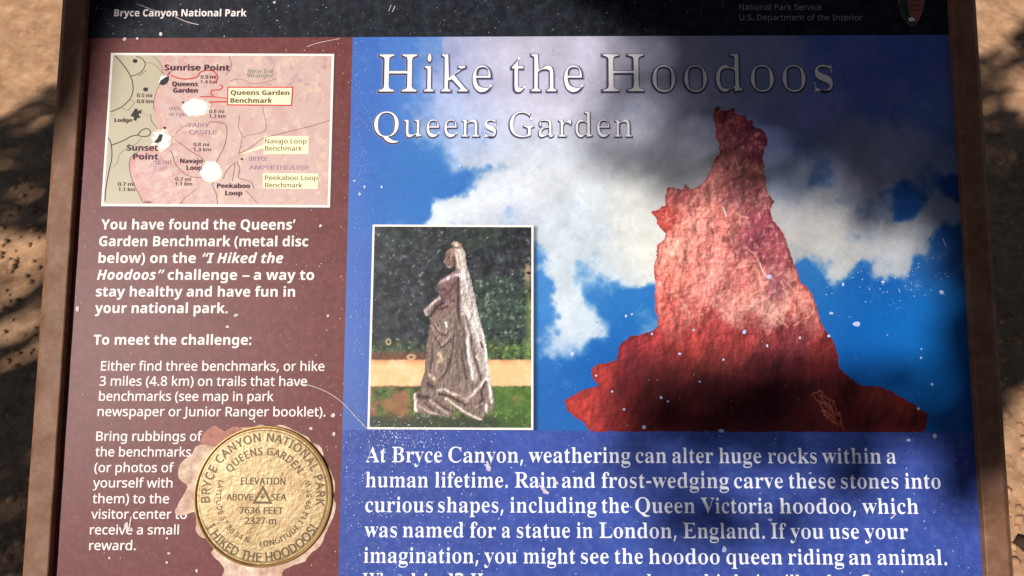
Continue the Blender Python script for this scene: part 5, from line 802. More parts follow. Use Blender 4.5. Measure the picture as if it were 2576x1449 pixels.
def paint_statue(x, y):
    sx = (x * 1.59 - 1360) / (1400 / 2113.); sy = (y * 1.59 - 800) / (1400 / 2113.)
    n1 = fbm(x, y, 7, 3, 0); n2 = fbm(x, y, 26, 3, 1); n3 = fbm(x, y, 4, 2, 2); n4 = fbm(x + 200, y, 60, 2, 3)
    n5 = fbm(x * .8 + y * .6, y * .8 - x * .6, 13, 4, 2, .65); n6 = fbm(x * .7 - y * .7, y * .7 + x * .7, 9, 3, 3, .6)
    c = np.array([[44., 45, 52]]) * (1 + 1.7 * (n5 - .5) + 0.6 * (n2 - .5))[:, None]
    green = np.clip((sx - 780) / 60, 0, 1) * np.clip((sy - 440) / 60, 0, 1) * np.clip((900 - sy) / 60, 0, 1)
    c = mixc(c, (58, 78, 64), 0.8 * green * (0.6 + 0.4 * n2)); c = mixc(c, (50, 62, 52), 0.6 * np.clip((330 - sy) / 60, 0, 1) * np.clip((n4 - .4) * 5, 0, 1))
    spk = np.clip((n6 - .56) * 7, 0, 1); c = mixc(c, (112, 136, 112), (0.22 + 0.55 * green) * spk); c = mixc(c, (204, 210, 206), 0.6 * np.clip((n6 - .74) * 9, 0, 1)); c = mixc(c, (24, 28, 32), 0.65 * np.clip((.44 - n5) * 7, 0, 1)); c = mixc(c, (86, 110, 78), 0.4 * np.clip((n5 - .60) * 8, 0, 1) * (.35 + .65 * green))
    low = np.clip((sy - 830) / 60, 0, 1); side = np.where(sx < 540, 0.55, 1.0)
    c = mixc(c, (92, 128, 60), low * side * np.clip(.1 + 1.5 * (n5 - .2), 0, 1)); c = mixc(c, (178, 170, 96), low * side * 0.6 * np.clip((n1 - .6) * 6, 0, 1))
    c = mixc(c, (150, 160, 90), np.clip((sx - 1110) / 40, 0, 1) * np.clip((sy - 420) / 60, 0, 1) * 0.55 * (n2 > .45)); c = mixc(c, (226, 190, 150), 0.7 * np.exp(-((sx - 1135) / 30) ** 2 - ((sy - 440) / 70) ** 2) * (n1 > .46))
    red = np.clip((sy - 905) / 30, 0, 1) * np.clip((560 - sx) / 60, 0, 1); c = mixc(c, (124, 62, 48), 0.7 * red)
    pa = np.clip((sy - 962 - 8 * (n1 - .5)) / 8, 0, 1) * np.clip((1128 + 14 * (n1 - .5) - sy) / 10, 0, 1)
    c = mixc(c, (238, 192, 138), pa); c = mixc(c, (216, 136, 88), pa * np.clip((1000 - sy) / 34, 0, 1) * 0.75); c = mixc(c, (248, 216, 172), pa * 0.6 * np.clip((n2 - .4) * 3, 0, 1))
    gr = np.clip((sy - 1124 - 14 * (n1 - .5)) / 8, 0, 1); g = np.array([[84., 100, 48]]) * (0.35 + 1.2 * n5)[:, None]
    g = mixc(g, (168, 104, 76), 0.7 * np.clip((n2 - .42) * 5, 0, 1) * np.clip((sx < 480) * 1. + (sx > 1040) * (sy > 1180) * (sy < 1240) * 1., 0, 1)); g = mixc(g, (84, 128, 56), 0.5 * (sx > 900))
    g = mixc(g, (52, 52, 50), 0.85 * np.clip((sy - 1285) / 50, 0, 1) * np.clip((1010 - sx) / 80, 0, 1)); g = mixc(g, (196, 190, 160), 0.6 * np.clip((n3 - .7) * 8, 0, 1) * np.clip((sy - 1240) / 50, 0, 1))
    g = mixc(g, (60, 76, 46), 0.5 * np.clip((sy - 1300) / 60, 0, 1))
    c = c * (1 - gr[:, None]) + g * gr[:, None]
    for ex, ey, rx, ry in ((430, 948, 26, 16), (292, 856, 16, 20)): c = mixc(c, (232, 200, 150), 0.8 * np.exp(-(np.hypot((sx - ex) / rx, (sy - ey) / ry) - .8) ** 2 * 8))
    ins = inpoly(x + 3 * (n1 - .5), y + 3 * (n3 - .5), FIG)
    sf = fbm(x * 1.6, y * .5, 9, 4, 1, .6); sg = fbm(x * 1.6 + 2.4, y * .5 + .6, 9, 4, 1, .6)
    f = np.array([[136., 117, 110]]) * np.ones((len(x), 1))
    ve = np.clip((sx - (712 + np.clip(sy - 480, 0, 900) * .12)) / 16, 0, 1) * np.clip((1120 - sy) / 60, 0, 1) * (sy > 280); f = mixc(f, (186, 172, 168), 0.75 * ve)
    to = np.clip((sy - 430) / 30, 0, 1) * np.clip((700 - sy) / 40, 0, 1) * (1 - ve); f = mixc(f, (132, 104, 104), 0.7 * to); fa = np.clip((430 - sy) / 20, 0, 1) * (1 - ve); f = mixc(f, (148, 122, 112), 0.8 * fa)
    for i, (p, w, col, a) in enumerate(FOLDS):
        m_ = sum(col) / 3.; col = [v * (1.04 if m_ > 150 else .74) for v in col]
        d = dpoly(sx + 7 * (n1 - .5), sy + 7 * (n2 - .5), p); f = mixc(f, col, (.92 if w > 7.5 else .98) * a * np.exp(-(d / (w * 1.15)) ** 2 * 1.2))
    f = f * (1 + np.clip((sf - sg) * 0.9, -.2, .24) + 0.22 * (n1 - .5) + 0.2 * (n3 - .5))[:, None]
    f = (116 + (f - 122) * 1.3) * np.array([.97, 1.0, 1.0])
    e = dpoly(x, y, FIG, True); f = mixc(f, (84, 70, 70), 0.55 * np.exp(-(e / 1.8) ** 2) * (sx < 700))
    c[ins] = f[ins]
    return c * (1 + 0.1 * (n3 - .5))[:, None]
SC = [(937.4, 564.8), (1342, 566.4), (1341.6, 1081.8), (924, 1080.0)]
border('picture_border', panel, M_border, SC, 5.2, 0.00034)
picture('statue_picture', panel, [(939.5, 567), (1340, 568.6), (1339.6, 1079.6), (926.4, 1077.8)], 1.9, 0.00028, paint_statue, label='printed picture of a veiled draped stone figure in a garden')

# --- map
ZM = Z(400, 180, 960 / 2046.)
MC = [(279.5, 133), (840.5, 135.5), (830, 522), (254.3, 518.5)]
BND = [(520, 60), (520, 190), (545, 250), (508, 330), (472, 430), (455, 520), (470, 620), (500, 700), (485, 770), (440, 850), (330, 910), (258, 970), (255, 1060), (290, 1180), (335, 1280), (372, 1350), (380, 1400), (2100, 1400), (2100, 60)]
def paint_map(x, y):
    sx = (x * 1.59 - 400) / (960 / 2046.); sy = (y * 1.59 - 180) / (960 / 2046.)
    n = fbm(sx, sy, 170, 5, 0); m = fbm(sx * .8 + sy * .5, sy - .4 * sx, 60, 4, 1); r = 1 - 2 * np.abs(fbm(sx + sy * .6, sy * .8, 110, 4, 2) - .5)
    pink = np.array([[206., 175, 165]]) * np.ones((len(x), 1)); left = np.clip((1150 - sx) / 300, 0, 1)
    pink = mixc(pink, (198, 146, 138), np.clip((m - .42) * 2.6, 0, 1) * (0.35 + 0.4 * left)); pink = mixc(pink, (190, 118, 118), np.clip((r - .93) * 12, 0, 1) * (0.3 + .35 * left))
    pink = mixc(pink, (180, 132, 144), 0.6 * np.clip((fbm(sx, sy, 48, 3, 3) - .62) * 6, 0, 1) * np.clip((sx - 1150) / 300, 0, 1) * np.clip((560 - sy) / 200, 0, 1))
    d = dpoly(sx, sy, BND[:17]); pink = mixc(pink, (206, 128, 122), 0.3 * np.exp(-(d / 60) ** 2))
    pink = mixc(pink, (232, 202, 172), 0.5 * np.clip((fbm(sx + 400, sy, 55, 3, 0) - .6) * 6, 0, 1))
    rid = np.abs(np.sin((sx * .25 + sy) / 26 + 6 * m)); pink = mixc(pink, (196, 116, 112), 0.35 * np.clip((rid - .8) * 5, 0, 1) * np.clip((900 - sx) / 200, 0, 1) * np.clip((sy - 640) / 100, 0, 1))
    c = np.array([[184., 172, 146]]) * (1 + 0.08 * (n - .5))[:, None]
    ins = inpoly(sx, sy, BND); c[ins] = pink[ins]
    return c
border('picture_border', panel, M_border, MC, 6.0, 0.00034)
mapp = picture('trail_map', panel, [(283, 137), (837, 139.5), (827, 518.5), (258, 514.8)], 2.0, 0.00026, paint_map, label='pink and tan trail map in a white border')
def each_ribbon(name, parent, m, items, h, **props):
    for j, it in enumerate(items): ribbons(name, parent, m, [it], h + 6e-6 * j, **props)
rb = lambda items: [(ZM(p), w * .295) for p, w in items]
each_ribbon('road_line', mapp, M_mapblack, rb([([(130, 92), (190, 160), (240, 230), (275, 310), (280, 390), (255, 460), (180, 530), (90, 570)], 8), ([(265, 265), (330, 245), (370, 205), (385, 160), (360, 118), (310, 96)], 7), ([(330, 265), (360, 245), (395, 215)], 4),
  ([(95, 855), (200, 815), (260, 780), (320, 765), (350, 730), (400, 712), (430, 740), (410, 775), (350, 778), (322, 766)], 8), ([(70, 790), (95, 850), (100, 960), (75, 1080), (50, 1220), (42, 1330)], 8), ([(600, 225), (560, 280)], 9)]), 0.00036)
each_ribbon('trail_line', mapp, M_trail, rb([([(392, 152), (440, 155), (490, 190), (530, 240)], 4), ([(455, 96), (500, 140), (525, 185), (535, 240)], 5), ([(505, 340), (470, 430), (455, 520), (470, 560)], 5), ([(180, 528), (235, 555), (290, 490), (245, 465)], 4), ([(430, 590), (440, 650), (480, 700), (510, 730)], 6), ([(350, 582), (425, 602)], 3),
  ([(350, 790), (310, 840), (210, 895), (160, 940), (150, 1000), (112, 1040)], 3), ([(640, 810), (700, 850), (780, 910), (860, 960), (905, 1010)], 6), ([(600, 900), (620, 940), (640, 1010), (700, 1080), (770, 1120), (860, 1130)], 6), ([(930, 655), (1030, 660), (1075, 690), (1080, 770), (1060, 860), (1020, 940), (990, 1000)], 6),
  ([(1960, 642), (1800, 690), (1640, 730), (1500, 765), (1380, 800), (1290, 870), (1180, 930)], 5), ([(1190, 600), (1180, 700), (1210, 780), (1195, 870), (1180, 930)], 4), ([(1385, 524), (1400, 600), (1415, 690), (1390, 740), (1220, 780)], 3), ([(1150, 1000), (1080, 1070), (1050, 1140)], 5),
  ([(1165, 990), (1190, 1060), (1180, 1130), (1240, 1150), (1290, 1170), (1310, 1220)], 6), ([(1150, 1005), (1140, 1080), (1128, 1160)], 5), ([(1000, 1355), (990, 1270), (960, 1200), (980, 1150), (1040, 1130)], 5), ([(330, 905), (262, 960), (250, 1050), (280, 1170), (330, 1270), (360, 1340)], 5),
  ([(1240, 1240), (1290, 1290), (1345, 1352)], 4), ([(820, 1230), (740, 1290), (680, 1352)], 3), ([(1110, 310), (1150, 292), (1220, 296), (1300, 330), (1440, 310), (1500, 280)], 3), ([(1100, 100), (1120, 180), (1070, 260)], 3), ([(640, 760), (700, 700), (760, 680)], 4)]), 0.00040)
each_ribbon('trail_line', mapp, M_red, rb([([(600, 255), (660, 280), (740, 290), (830, 270), (850, 235), (900, 215), (960, 220), (1000, 260), (990, 310), (960, 330)], 11), ([(1020, 338), (1045, 355), (1020, 380), (960, 385), (945, 410), (965, 438)], 10), ([(850, 440), (960, 440), (1085, 456)], 9), ([(930, 486), (1085, 482)], 12)]), 0.00050, label='red trail line')
for c4, edge in (([(1085, 355), (1648, 355), (1636, 520), (1082, 515)], True), ([(1398, 776), (1778, 776), (1778, 930), (1395, 930)], False), ([(1388, 1090), (1862, 1096), (1856, 1228), (1385, 1222)], False)):
    bq = quad('label_box', mapp, M_box, ZM(c4), 0.00044)
    if edge: border('box_outline', mapp, M_red, ZM(c4), 3.2, 0.00052, label='red outline of the benchmark label box')
flat('pointer', mapp, M_box, ZM([(1396, 845), (1396, 880), (1172, 940)]), 0.00043)
def irregular(cx, cy, rx, ry, n=26, j=.13, seed=0):
    r = random.Random(seed); return [(cx + rx * math.cos(6.2832 * i / n) * (1 + r.uniform(-j, j)), cy + ry * math.sin(6.2832 * i / n) * (1 + r.uniform(-j, j))) for i in range(n)]
for cx_, cy_, rx_, ry_, sd in ((826, 532, 122, 80, 14), (948, 1082, 95, 97, 15), (528, 808, 86, 96, 16)): flat('worn_edge', mapp, M_halo, blob(ZM(irregular(cx_, cy_, rx_, ry_, 30, .14, sd)), .8, 3), 0.00055 + sd * 1e-7)
flat('worn_patch', mapp, M_bare, ZM(smooth(irregular(812, 534, 104, 70, 22, .12, 4), 4, True)), 0.00058, label='white worn patch near the map centre')
flat('worn_patch', mapp, M_bare, ZM(smooth(irregular(946, 1082, 84, 86, 22, .08, 5), 4, True)), 0.00058, label='white worn patch low on the map')
flat('worn_patch', mapp, M_bare, ZM(smooth([(455, 740), (500, 745), (540, 720), (560, 760), (610, 790), (575, 820), (590, 850), (545, 890), (500, 880), (505, 830), (470, 850), (430, 860), (460, 815), (430, 790), (470, 780)], 4, True)), 0.00058, label='white worn patch at the viewpoint on the rim')
flat('worn_patch', mapp, M_bare, ZM([(520, 265), (585, 262), (530, 330), (500, 320)]), 0.00042)
for q in ([(503, 335), (518, 300), (555, 275), (585, 262), (586, 295), (570, 325), (540, 342)], [(458, 832), (490, 792), (508, 757), (538, 765), (522, 820), (492, 836)], irregular(297, 135, 20, 18, 8, .1, 1), irregular(387, 378, 20, 18, 8, .1, 2), irregular(710, 490, 11, 10, 8, .1, 3), irregular(1208, 973, 12, 9, 8, .1, 7),
          irregular(550, 706, 12, 11, 8, .1, 8), [(362, 1343), (380, 1334), (425, 1334), (445, 1343)], [(258, 606), (300, 540), (322, 548), (312, 568), (352, 552), (345, 585), (330, 580), (325, 600), (342, 606), (326, 626), (312, 618), (305, 646), (284, 640), (290, 614)]):
    flat('map_mark', mapp, M_mapblack, ZM(q), nexth(0.0006))
def mtext(f, s, x0, x1, y, cap, m, h=0.00062, **kw):
    (a, b), (c, d) = ZM([(x0, y), (x1, y)]); text(mapp, (f, s), a, c, b, cap * .295, m, h, y1=b + (c - a) * .004, **kw)
for a in (('B', 'Sunrise Point', 548, 1100, 216, 50, M_mapbold), ('B', 'Queens', 612, 830, 350, 38, M_mapbold), ('B', 'Garden', 620, 830, 405, 38, M_mapbold), ('B', 'Queens Garden', 1112, 1612, 425, 40, M_olive), ('B', 'Benchmark', 1110, 1465, 492, 40, M_olive),
          ('R', 'Navajo Loop', 1405, 1760, 838, 38, M_olive), ('R', 'Benchmark', 1405, 1720, 900, 38, M_olive), ('R', 'Peekaboo Loop', 1405, 1853, 1150, 38, M_olive), ('R', 'Benchmark', 1405, 1720, 1213, 38, M_olive), ('B', 'Sunset', 225, 492, 900, 50, M_mapbold), ('B', 'Point', 280, 492, 975, 50, M_mapbold),
          ('B', 'Navajo', 680, 872, 1006, 38, M_mapbold), ('B', 'Loop', 735, 868, 1064, 38, M_mapbold), ('B', 'Peekaboo', 995, 1275, 1218, 38, M_mapbold), ('B', 'Loop', 1065, 1210, 1280, 38, M_mapbold), ('B', 'Lodge', 120, 270, 655, 32, M_maptext),
          ('R', '0.5 mi', 312, 440, 443, 30, M_maptext), ('R', '0.8 km', 312, 450, 494, 30, M_maptext), ('R', '0.9 mi', 855, 985, 286, 30, M_maptext), ('R', '1.4 km', 855, 995, 328, 30, M_maptext), ('R', '0.8 mi', 930, 1055, 580, 30, M_maptext), ('R', '1.3 km', 930, 1066, 620, 30, M_maptext),
          ('R', '0.8 mi', 795, 926, 862, 30, M_maptext), ('R', '1.3 km', 795, 942, 905, 30, M_maptext), ('R', '0.7 mi', 640, 772, 1158, 30, M_maptext), ('R', '1.1 km', 640, 782, 1198, 30, M_maptext), ('R', '0.7 mi', 150, 288, 1200, 30, M_maptext), ('R', '1.1 km', 155, 296, 1245, 30, M_maptext),
          ('B', 'BRYCE', 1265, 1420, 985, 36, M_lilac), ('B', 'AMPHITHEATER', 1265, 1775, 1060, 36, M_lilac), ('R', 'FAIRY', 755, 922, 700, 36, M_lilac), ('R', 'CASTLE', 755, 988, 760, 36, M_lilac), ('R', 'SILENT', 460, 610, 1020, 36, M_lilac), ('R', 'CITY', 460, 590, 1068, 36, M_lilac),
          ('R', 'QUEEN', 585, 690, 556, 30, M_lilac), ('R', 'VICTORIA', 585, 735, 606, 30, M_lilac), ('R', 'Horse Trail', 1258, 1470, 238, 34, M_green), ('R', 'Wrangler', 1250, 1475, 275, 34, M_green)):
    b = {'B': 7, 'R': 9}[a[0]]; mtext(*a, h=nexth(0.00062), ax=b, ay=b)
ribbons('printed_shadow', column, mat('dark_maroon_ink', (92, 52, 54), var=.1), [([(258, 522), (834, 525.5)], 6), ([(843, 142), (834, 525)], 4)], 0.00022)

# --- lettering on the panel
B_, R_, I_, S_ = 'B', 'R', 'I', 'S'
for sp, x0, x1, y in (([(B_, 'You have found the Queens\u2019')], 253.9, 742.6, 577), ([(B_, 'Garden Benchmark (metal disc')], 248.9, 775.3, 619.1), ([(B_, 'below) on the '), (I_, '\u201cI Hiked the')], 247.2, 712, 661.3), ([(I_, 'Hoodoos\u201d'), (B_, ' challenge \u2013 a way to')], 243.7, 790, 703.5),
                      ([(B_, 'stay healthy and have fun in')], 240.9, 741.9, 745.7), ([(B_, 'your national park.')], 238.4, 572.4, 787.2), ([(B_, 'To meet the challenge:')], 234.9, 631.8, 867)):
    text(column, sp, x0, x1, y, 25, M_cream, 0.0003, y1=y + (x1 - x0) * .001, ax=5, ay=5, label='white bold lettering reading ' + ''.join(s for f, s in sp).strip())
for s, x0, x1, y in (('Either find three benchmarks, or hike', 253.9, 815.7, 932), ('3 miles (4.8 km) on trails that have', 250.3, 771.8, 970), ('benchmarks (see map in park', 248.9, 687.4, 1008), ('newspaper or Junior Ranger booklet).', 245.4, 818.2, 1046.6), ('Bring rubbings of', 241.9, 508, 1108.7), ('the benchmarks', 239.8, 480, 1148),
                     ('(or photos of', 237.3, 437, 1187.5), ('yourself with', 233.8, 433.2, 1226), ('them) to the', 232.8, 424.7, 1265.8), ('visitor center to', 229.2, 469.4, 1304.7), ('receive a small', 226, 449.3, 1344), ('reward.', 224.3, 341, 1383.5), ):
    if y > 1449: continue
    text(column, (R_, s), x0, x1, y, 23.2, M_cream, 0.0003, y1=y + (x1 - x0) * .0015, ax=15, ay=12, label='white lettering reading ' + s)
LZ = lambda z: 855.3 + .3418 * z
RZ = lambda z: 1698.1 + .3408 * z
BODY = [([('At', LZ(188), LZ(340)), ('Bryce', LZ(380), LZ(752)), ('Canyon,', LZ(795), LZ(1350)), ('weathering', LZ(1388), LZ(2140)), ('can', LZ(2175), LZ(2405)), ('alter', LZ(2445), RZ(285)), ('huge', RZ(325), RZ(640)), ('rocks', RZ(685), RZ(1050)), ('within', RZ(1085), RZ(1525)), ('a', RZ(1562), RZ(1635))], 1162.4, 1166.3),
 ([('human', LZ(187), LZ(650)), ('lifetime.', LZ(697), LZ(1237)), ('Rain', LZ(1285), LZ(1598)), ('and', LZ(1632), LZ(1880)), ('frost-wedging', LZ(1925), RZ(400)), ('carve', RZ(435), RZ(800)), ('these', RZ(840), RZ(1188)), ('stones', RZ(1225), RZ(1652)), ('into', RZ(1697), RZ(1965))], 1225.5, 1229),
 ([('curious', LZ(183), LZ(685)), ('shapes,', LZ(720), LZ(1205)), ('including', LZ(1250), LZ(1890)), ('the', LZ(1925), LZ(2130)), ('Queen', LZ(2172), RZ(150)), ('Victoria', RZ(190), RZ(728)), ('hoodoo,', RZ(772), RZ(1340)), ('which', RZ(1382), RZ(1800))], 1288, 1292.6),
 ([('was', LZ(178), LZ(420)), ('named', LZ(460), LZ(912)), ('for', LZ(955), LZ(1150)), ('a', LZ(1190), LZ(1255)), ('statue', LZ(1300), LZ(1695)), ('in', LZ(1740), LZ(1862)), ('London,', LZ(1908), LZ(2480)), ('England.', RZ(60), RZ(665)), ('If', RZ(708), RZ(825)), ('you', RZ(850), RZ(1100)), ('use', RZ(1140), RZ(1362)), ('your', RZ(1400), RZ(1725))], 1351, 1356),
 ([('imagination,', LZ(173), LZ(1020)), ('you', LZ(1060), LZ(1305)), ('might', LZ(1350), LZ(1735)), ('see', LZ(1772), LZ(1980)), ('the', LZ(2020), LZ(2232)), ('hoodoo', LZ(2272), RZ(333)), ('queen', RZ(378), RZ(795)), ('riding', RZ(835), RZ(1250)), ('an', RZ(1285), RZ(1452)), ('animal.', RZ(1495), RZ(2010))], 1415.4, 1421),
 ([('What', LZ(165), LZ(470)), ('kind?', LZ(520), LZ(910)), ('How many more years do you', LZ(960), RZ(125)), ('think', RZ(165), RZ(520)), ('it', RZ(600), RZ(680)), ('will', RZ(720), RZ(925)), ('last?', RZ(1125), RZ(1450))], 1480, 1486)]
for its, y, y1 in BODY:
    words(field, S_, its, 915, y, 2380, y1, 38.5, M_white, 0.0003, ax=-19, ay=5, label='white serif lettering reading ' + ' '.join(i[0] for i in its))
for its, y, y1, cap in (([('Hike', 947, 1240.5), ('the', 1282, 1470.5), ('Hoodoos', 1511, 2100)], 230.5, 228.7, 94), ([('Queens', 936.5, 1250), ('Garden', 1278, 1593)], 343.7, 343.7, 62)):
    for g, m, h in ((40, M_edge2, 0.00030), (22, M_edge, 0.00033)):
        words(panel, S_, [(s, a - g * cap / 1400, b + g * cap / 1400) for s, a, b in its], 940, y + 2, 2100, y1 + 2, cap, m, h, ax=-57, ay=-4, grow=g, name='lettering_outline', split=True)
    words(panel, S_, its, 940, y, 2100, y1, cap, M_title, 0.00036, ax=-57, ay=-4, name='title_letter', split=True)
text(header, (B_, 'Bryce Canyon National Park'), 286.7, 619.7, 41, 17.5, M_cream, 0.0003, ax=5, ay=5, label='white bold lettering reading Bryce Canyon National Park')
text(header, (R_, 'National Park Service'), 1859.5, 2066.8, 25, 14.5, M_shaded_white, 0.0003, ax=0, ay=0, label='shaded white lettering reading National Park Service')
text(header, (R_, 'U.S. Department of the Interior'), 1860.6, 2169.6, 51, 14.5, M_shaded_white, 0.0003, ax=0, ay=0, label='shaded white lettering reading U.S. Department of the Interior')
# arrowhead emblem
em = flat('arrowhead_emblem', header, mat('emblem_brown', (150, 96, 84), var=.1), smooth([(2295, 66), (2276, 50), (2263, 22), (2257, -8), (2254, -36), (2268, -46), (2292, -52), (2316, -46), (2332, -36), (2328, -8), (2322, 22), (2312, 50)], 4, True), 0.0003, label='arrowhead emblem with dark green tree and white band, cut off by the picture edge')
flat('emblem_tree', em, mat('emblem_green', (46, 66, 52), var=.1), [(2262, 18), (2266, -30), (2272, -40), (2279, -28), (2284, 10), (2288, 38), (2300, 48), (2303, 60), (2295, 65), (2277, 50)], 0.00036)
flat('emblem_water', em, M_white, [(2284, 46), (2292, 43), (2302, 47), (2300, 53), (2288, 54)], 0.00042)
for k in range(3): ribbons('emblem_stripe', em, mat('emblem_dark', (92, 52, 56), var=.1), [([(2290, -2 + 13 * k), (2304, 1 + 13 * k), (2320, -3 + 12 * k)], 3)], 0.00042)

# --- worn patch and metal disc
ZD = Z(700, 1650, 700 / 1551.)
WEAR = [(570, 135), (480, 180), (400, 240), (350, 290), (240, 280), (180, 310), (150, 370), (80, 420), (30, 500), (40, 590), (110, 650), (80, 720), (20, 830), (0, 890), (60, 915), (170, 880), (190, 960), (185, 1050), (240, 1110), (330, 1130), (345, 1200), (320, 1250), (390, 1320), (440, 1390), (450, 1490), (900, 1490), (960, 1400), (1060, 1350), (1150, 1320), (1200, 1250), (1290, 1180), (1330, 1080), (1390, 950), (1425, 830), (1405, 740), (1420, 640), (1370, 500), (1320, 440), (1310, 340), (1260, 280), (1210, 270), (1180, 220), (1100, 180), (1000, 130), (930, 110), (850, 125), (760, 110), (660, 130)]
flat('worn_patch', column, M_wear, blob(ZD(WEAR), 0.9, 4), 0.00040, label='pale bare patch worn round the metal disc')
flat('worn_patch', column, M_wear2, blob(ZD([(225, 268), (250, 195), (300, 145), (350, 118), (400, 138), (440, 168), (500, 132), (562, 128), (600, 180), (420, 262), (350, 302), (250, 280)]), 0.7, 4), 0.00046, label='brown worn patch at the upper left of the disc')
dc = lay(661.6, 1247.6, 0.002); RD = abs(float(lay(661.6 + 174, 1247.6, 0.002)[0] - dc[0]))
def lathe(name, prof, n=128):
    vs = []; fs = []
    for i in range(n):
        a = 2 * math.pi * i / n
        for r, z in prof: vs.append((r * math.cos(a), r * math.sin(a), z))
    K = len(prof)
    for i in range(n):
        for k in range(K - 1):
            a, b = i * K + k, ((i + 1) % n) * K + k; fs.append((a, b, b + 1, a + 1))
    return vs, fs
def disc_part(name, prof, m, cap=None, parent=None, **p):
    vs, fs = lathe(name, prof)
    if cap is not None: fs.append(tuple(i * len(prof) + (len(prof) - 1) for i in range(128)))
    me = mesh(name, vs, fs, False)
    import bmesh
    bm = bmesh.new(); bm.from_mesh(me); bmesh.ops.remove_doubles(bm, verts=bm.verts, dist=1e-7); bmesh.ops.recalc_face_normals(bm, faces=bm.faces); bm.to_mesh(me); bm.free()
    o = link(name, me, parent, m, **p); return o
disc = disc_part('benchmark_disc', [(RD * .985, 0.0), (RD * .985, .0010), (RD * .94, .0011), (RD * .925, .0015), (RD * .91, .0017)], M_brass, cap=True, parent=sign, label='round brass disc stamped with words and a triangle')
disc.matrix_local = PM @ Matrix.Translation((dc[0], dc[1], 0.0004))
if sum(p.normal.z * p.area for p in disc.data.polygons) < 0: disc.data.flip_normals()
rim = disc_part('rim', [(RD * 1.0, 0.0), (RD * 1.0, .0020), (RD * .993, .0026), (RD * .982, .0027), (RD * .965, .0021), (RD * .955, .0010)], M_rim, parent=disc)
DH = 0.0018
def arc_text(s, a0, a1, r, cap, inward, f='R', ax=24, ay=18):
    """letters on a circle; a0..a1 in degrees; inward: tops towards the centre (reads along the bottom)"""
    polys = run([(f, s)], ax, ay, 70); lo = min(p[:, 0].min() for p in polys); hi = max(p[:, 0].max() for p in polys); sc = cap / CAPU; out = []
    for p in polys:
        t = (p[:, 0] - lo) / (hi - lo); c = t.mean(); a = math.radians(a0 + (a1 - a0) * c); dx = (p[:, 0] - p[:, 0].mean()) * sc * (abs(math.radians(a1 - a0)) * r / ((hi - lo) * sc)) ** .6; dy = p[:, 1] * sc
        e = np.array([math.cos(a), math.sin(a)])
        if inward: tdir = np.array([-e[1], e[0]]); q = e * r + tdir * dx[:, None] - e * dy[:, None]
        else: tdir = np.array([e[1], -e[0]]); q = e * r + tdir * dx[:, None] + e * dy[:, None]
        out.append(q)
    return out
k_ = RD / 605.0
def disc_words(polys, label):
    o = link('lettering', fill('lettering', polys, DH + 0.00012, ext=0.00012), disc, M_stamp); o['label'] = 'stamped lettering reading ' + label
disc_words(arc_text('BRYCE CANYON NATIONAL PARK', 187, -9.5, 468 * k_, 74 * k_, False), 'BRYCE CANYON NATIONAL PARK')
disc_words(arc_text('QUEENS GARDEN', 146, 33, 352 * k_, 64 * k_, False), 'QUEENS GARDEN')
disc_words(arc_text('I HIKED THE HOODOOS!', 209, 331, 556 * k_, 76 * k_, True), 'I HIKED THE HOODOOS!')
disc_words(arc_text('LATITUDE 37 36 54 N', 161, 254, 412 * k_, 42 * k_, True, ax=18, ay=16), 'LATITUDE')
disc_words(arc_text('LONGITUDE 112 09 51 W', 268, 380, 424 * k_, 44 * k_, True, ax=18, ay=16), 'LONGITUDE')
def flat_words(s, x0, x1, y, cap):
    polys = run([('R', s)], 24, 22, 40); lo = min(p[:, 0].min() for p in polys); hi = max(p[:, 0].max() for p in polys)
    disc_words([np.stack([((x0 - 780) + (p[:, 0] - lo) / (hi - lo) * (x1 - x0)) * k_, ((740 - y) + p[:, 1] * cap / CAPU) * k_], 1) for p in polys], s)
flat_words('ELEVATION', 580, 972, 643, 58); flat_words('ABOVE', 462, 690, 778, 56); flat_words('SEA', 852, 985, 778, 56); flat_words('7636 FEET', 578, 960, 890, 54); flat_words('2327 m', 630, 902, 978, 54)
T1 = np.array([(-4, 92), (84, -66), (-92, -66)]) * k_; T2 = np.array([(-4, 56), (54, -46), (-62, -46)]) * k_
link('triangle_mark', fill('triangle_mark', [T1, T2], DH + 0.00012, ext=0.00012), disc, M_stamp)
plus = np.array([(-10, 12), (2, 12), (2, -2), (16, -2), (16, -14), (2, -14), (2, -28), (-10, -28), (-10, -14), (-24, -14), (-24, -2), (-10, -2)]) * k_
link('cross_mark', fill('cross_mark', [plus], DH + 0.00012, ext=0.00012), disc, M_stamp)

# --- chips, specks and scratches in the print
def chips(name, parent, m, pts, h):
    vs = []; fs = []
    for x, y, r in pts:
        c = lay(x, y, h); n = 7; b = len(vs); ph = rng.random() * 6; el = rng.uniform(.75, 1.3)
        for i in range(n):
            a = 6.2832 * i / n; rr = r * PX * rng.uniform(.75, 1.2); vs.append((c[0] + rr * math.cos(a + ph) * el, c[1] + rr * math.sin(a + ph) / el, h))
        fs.append(tuple(range(b, b + n))); h += 2.2e-8
    return link(name, mesh(name, vs, fs), parent, m, kind='stuff')
col_pts = []; 
for i in range(620):
    y = rng.uniform(-40, 1600); x = rng.uniform(120, 885) if rng.random() < .45 else 885 - abs(rng.gauss(0, 150)); col_pts.append((max(130, x), y, 0.55 + 1.1 * rng.random() ** 3))
col_pts += [((x), (y), r) for x, y, r in ((194.5, 777, 6), (594, 793, 5), (572, 822, 4), (806, 568, 4), (825, 794, 3.6), (838, 1045, 6), (318, 1322, 7), (420, 1354, 3), (425, 1392, 3.5), (420, 1415, 3.5), (275, 1404, 3), (495, 1436, 4), (640, 1060, 2.5), (782, 1078, 4), (840, 1092, 4.5), (313, 100, 4), (320, 85, 0), (460, 860, 3))if r]
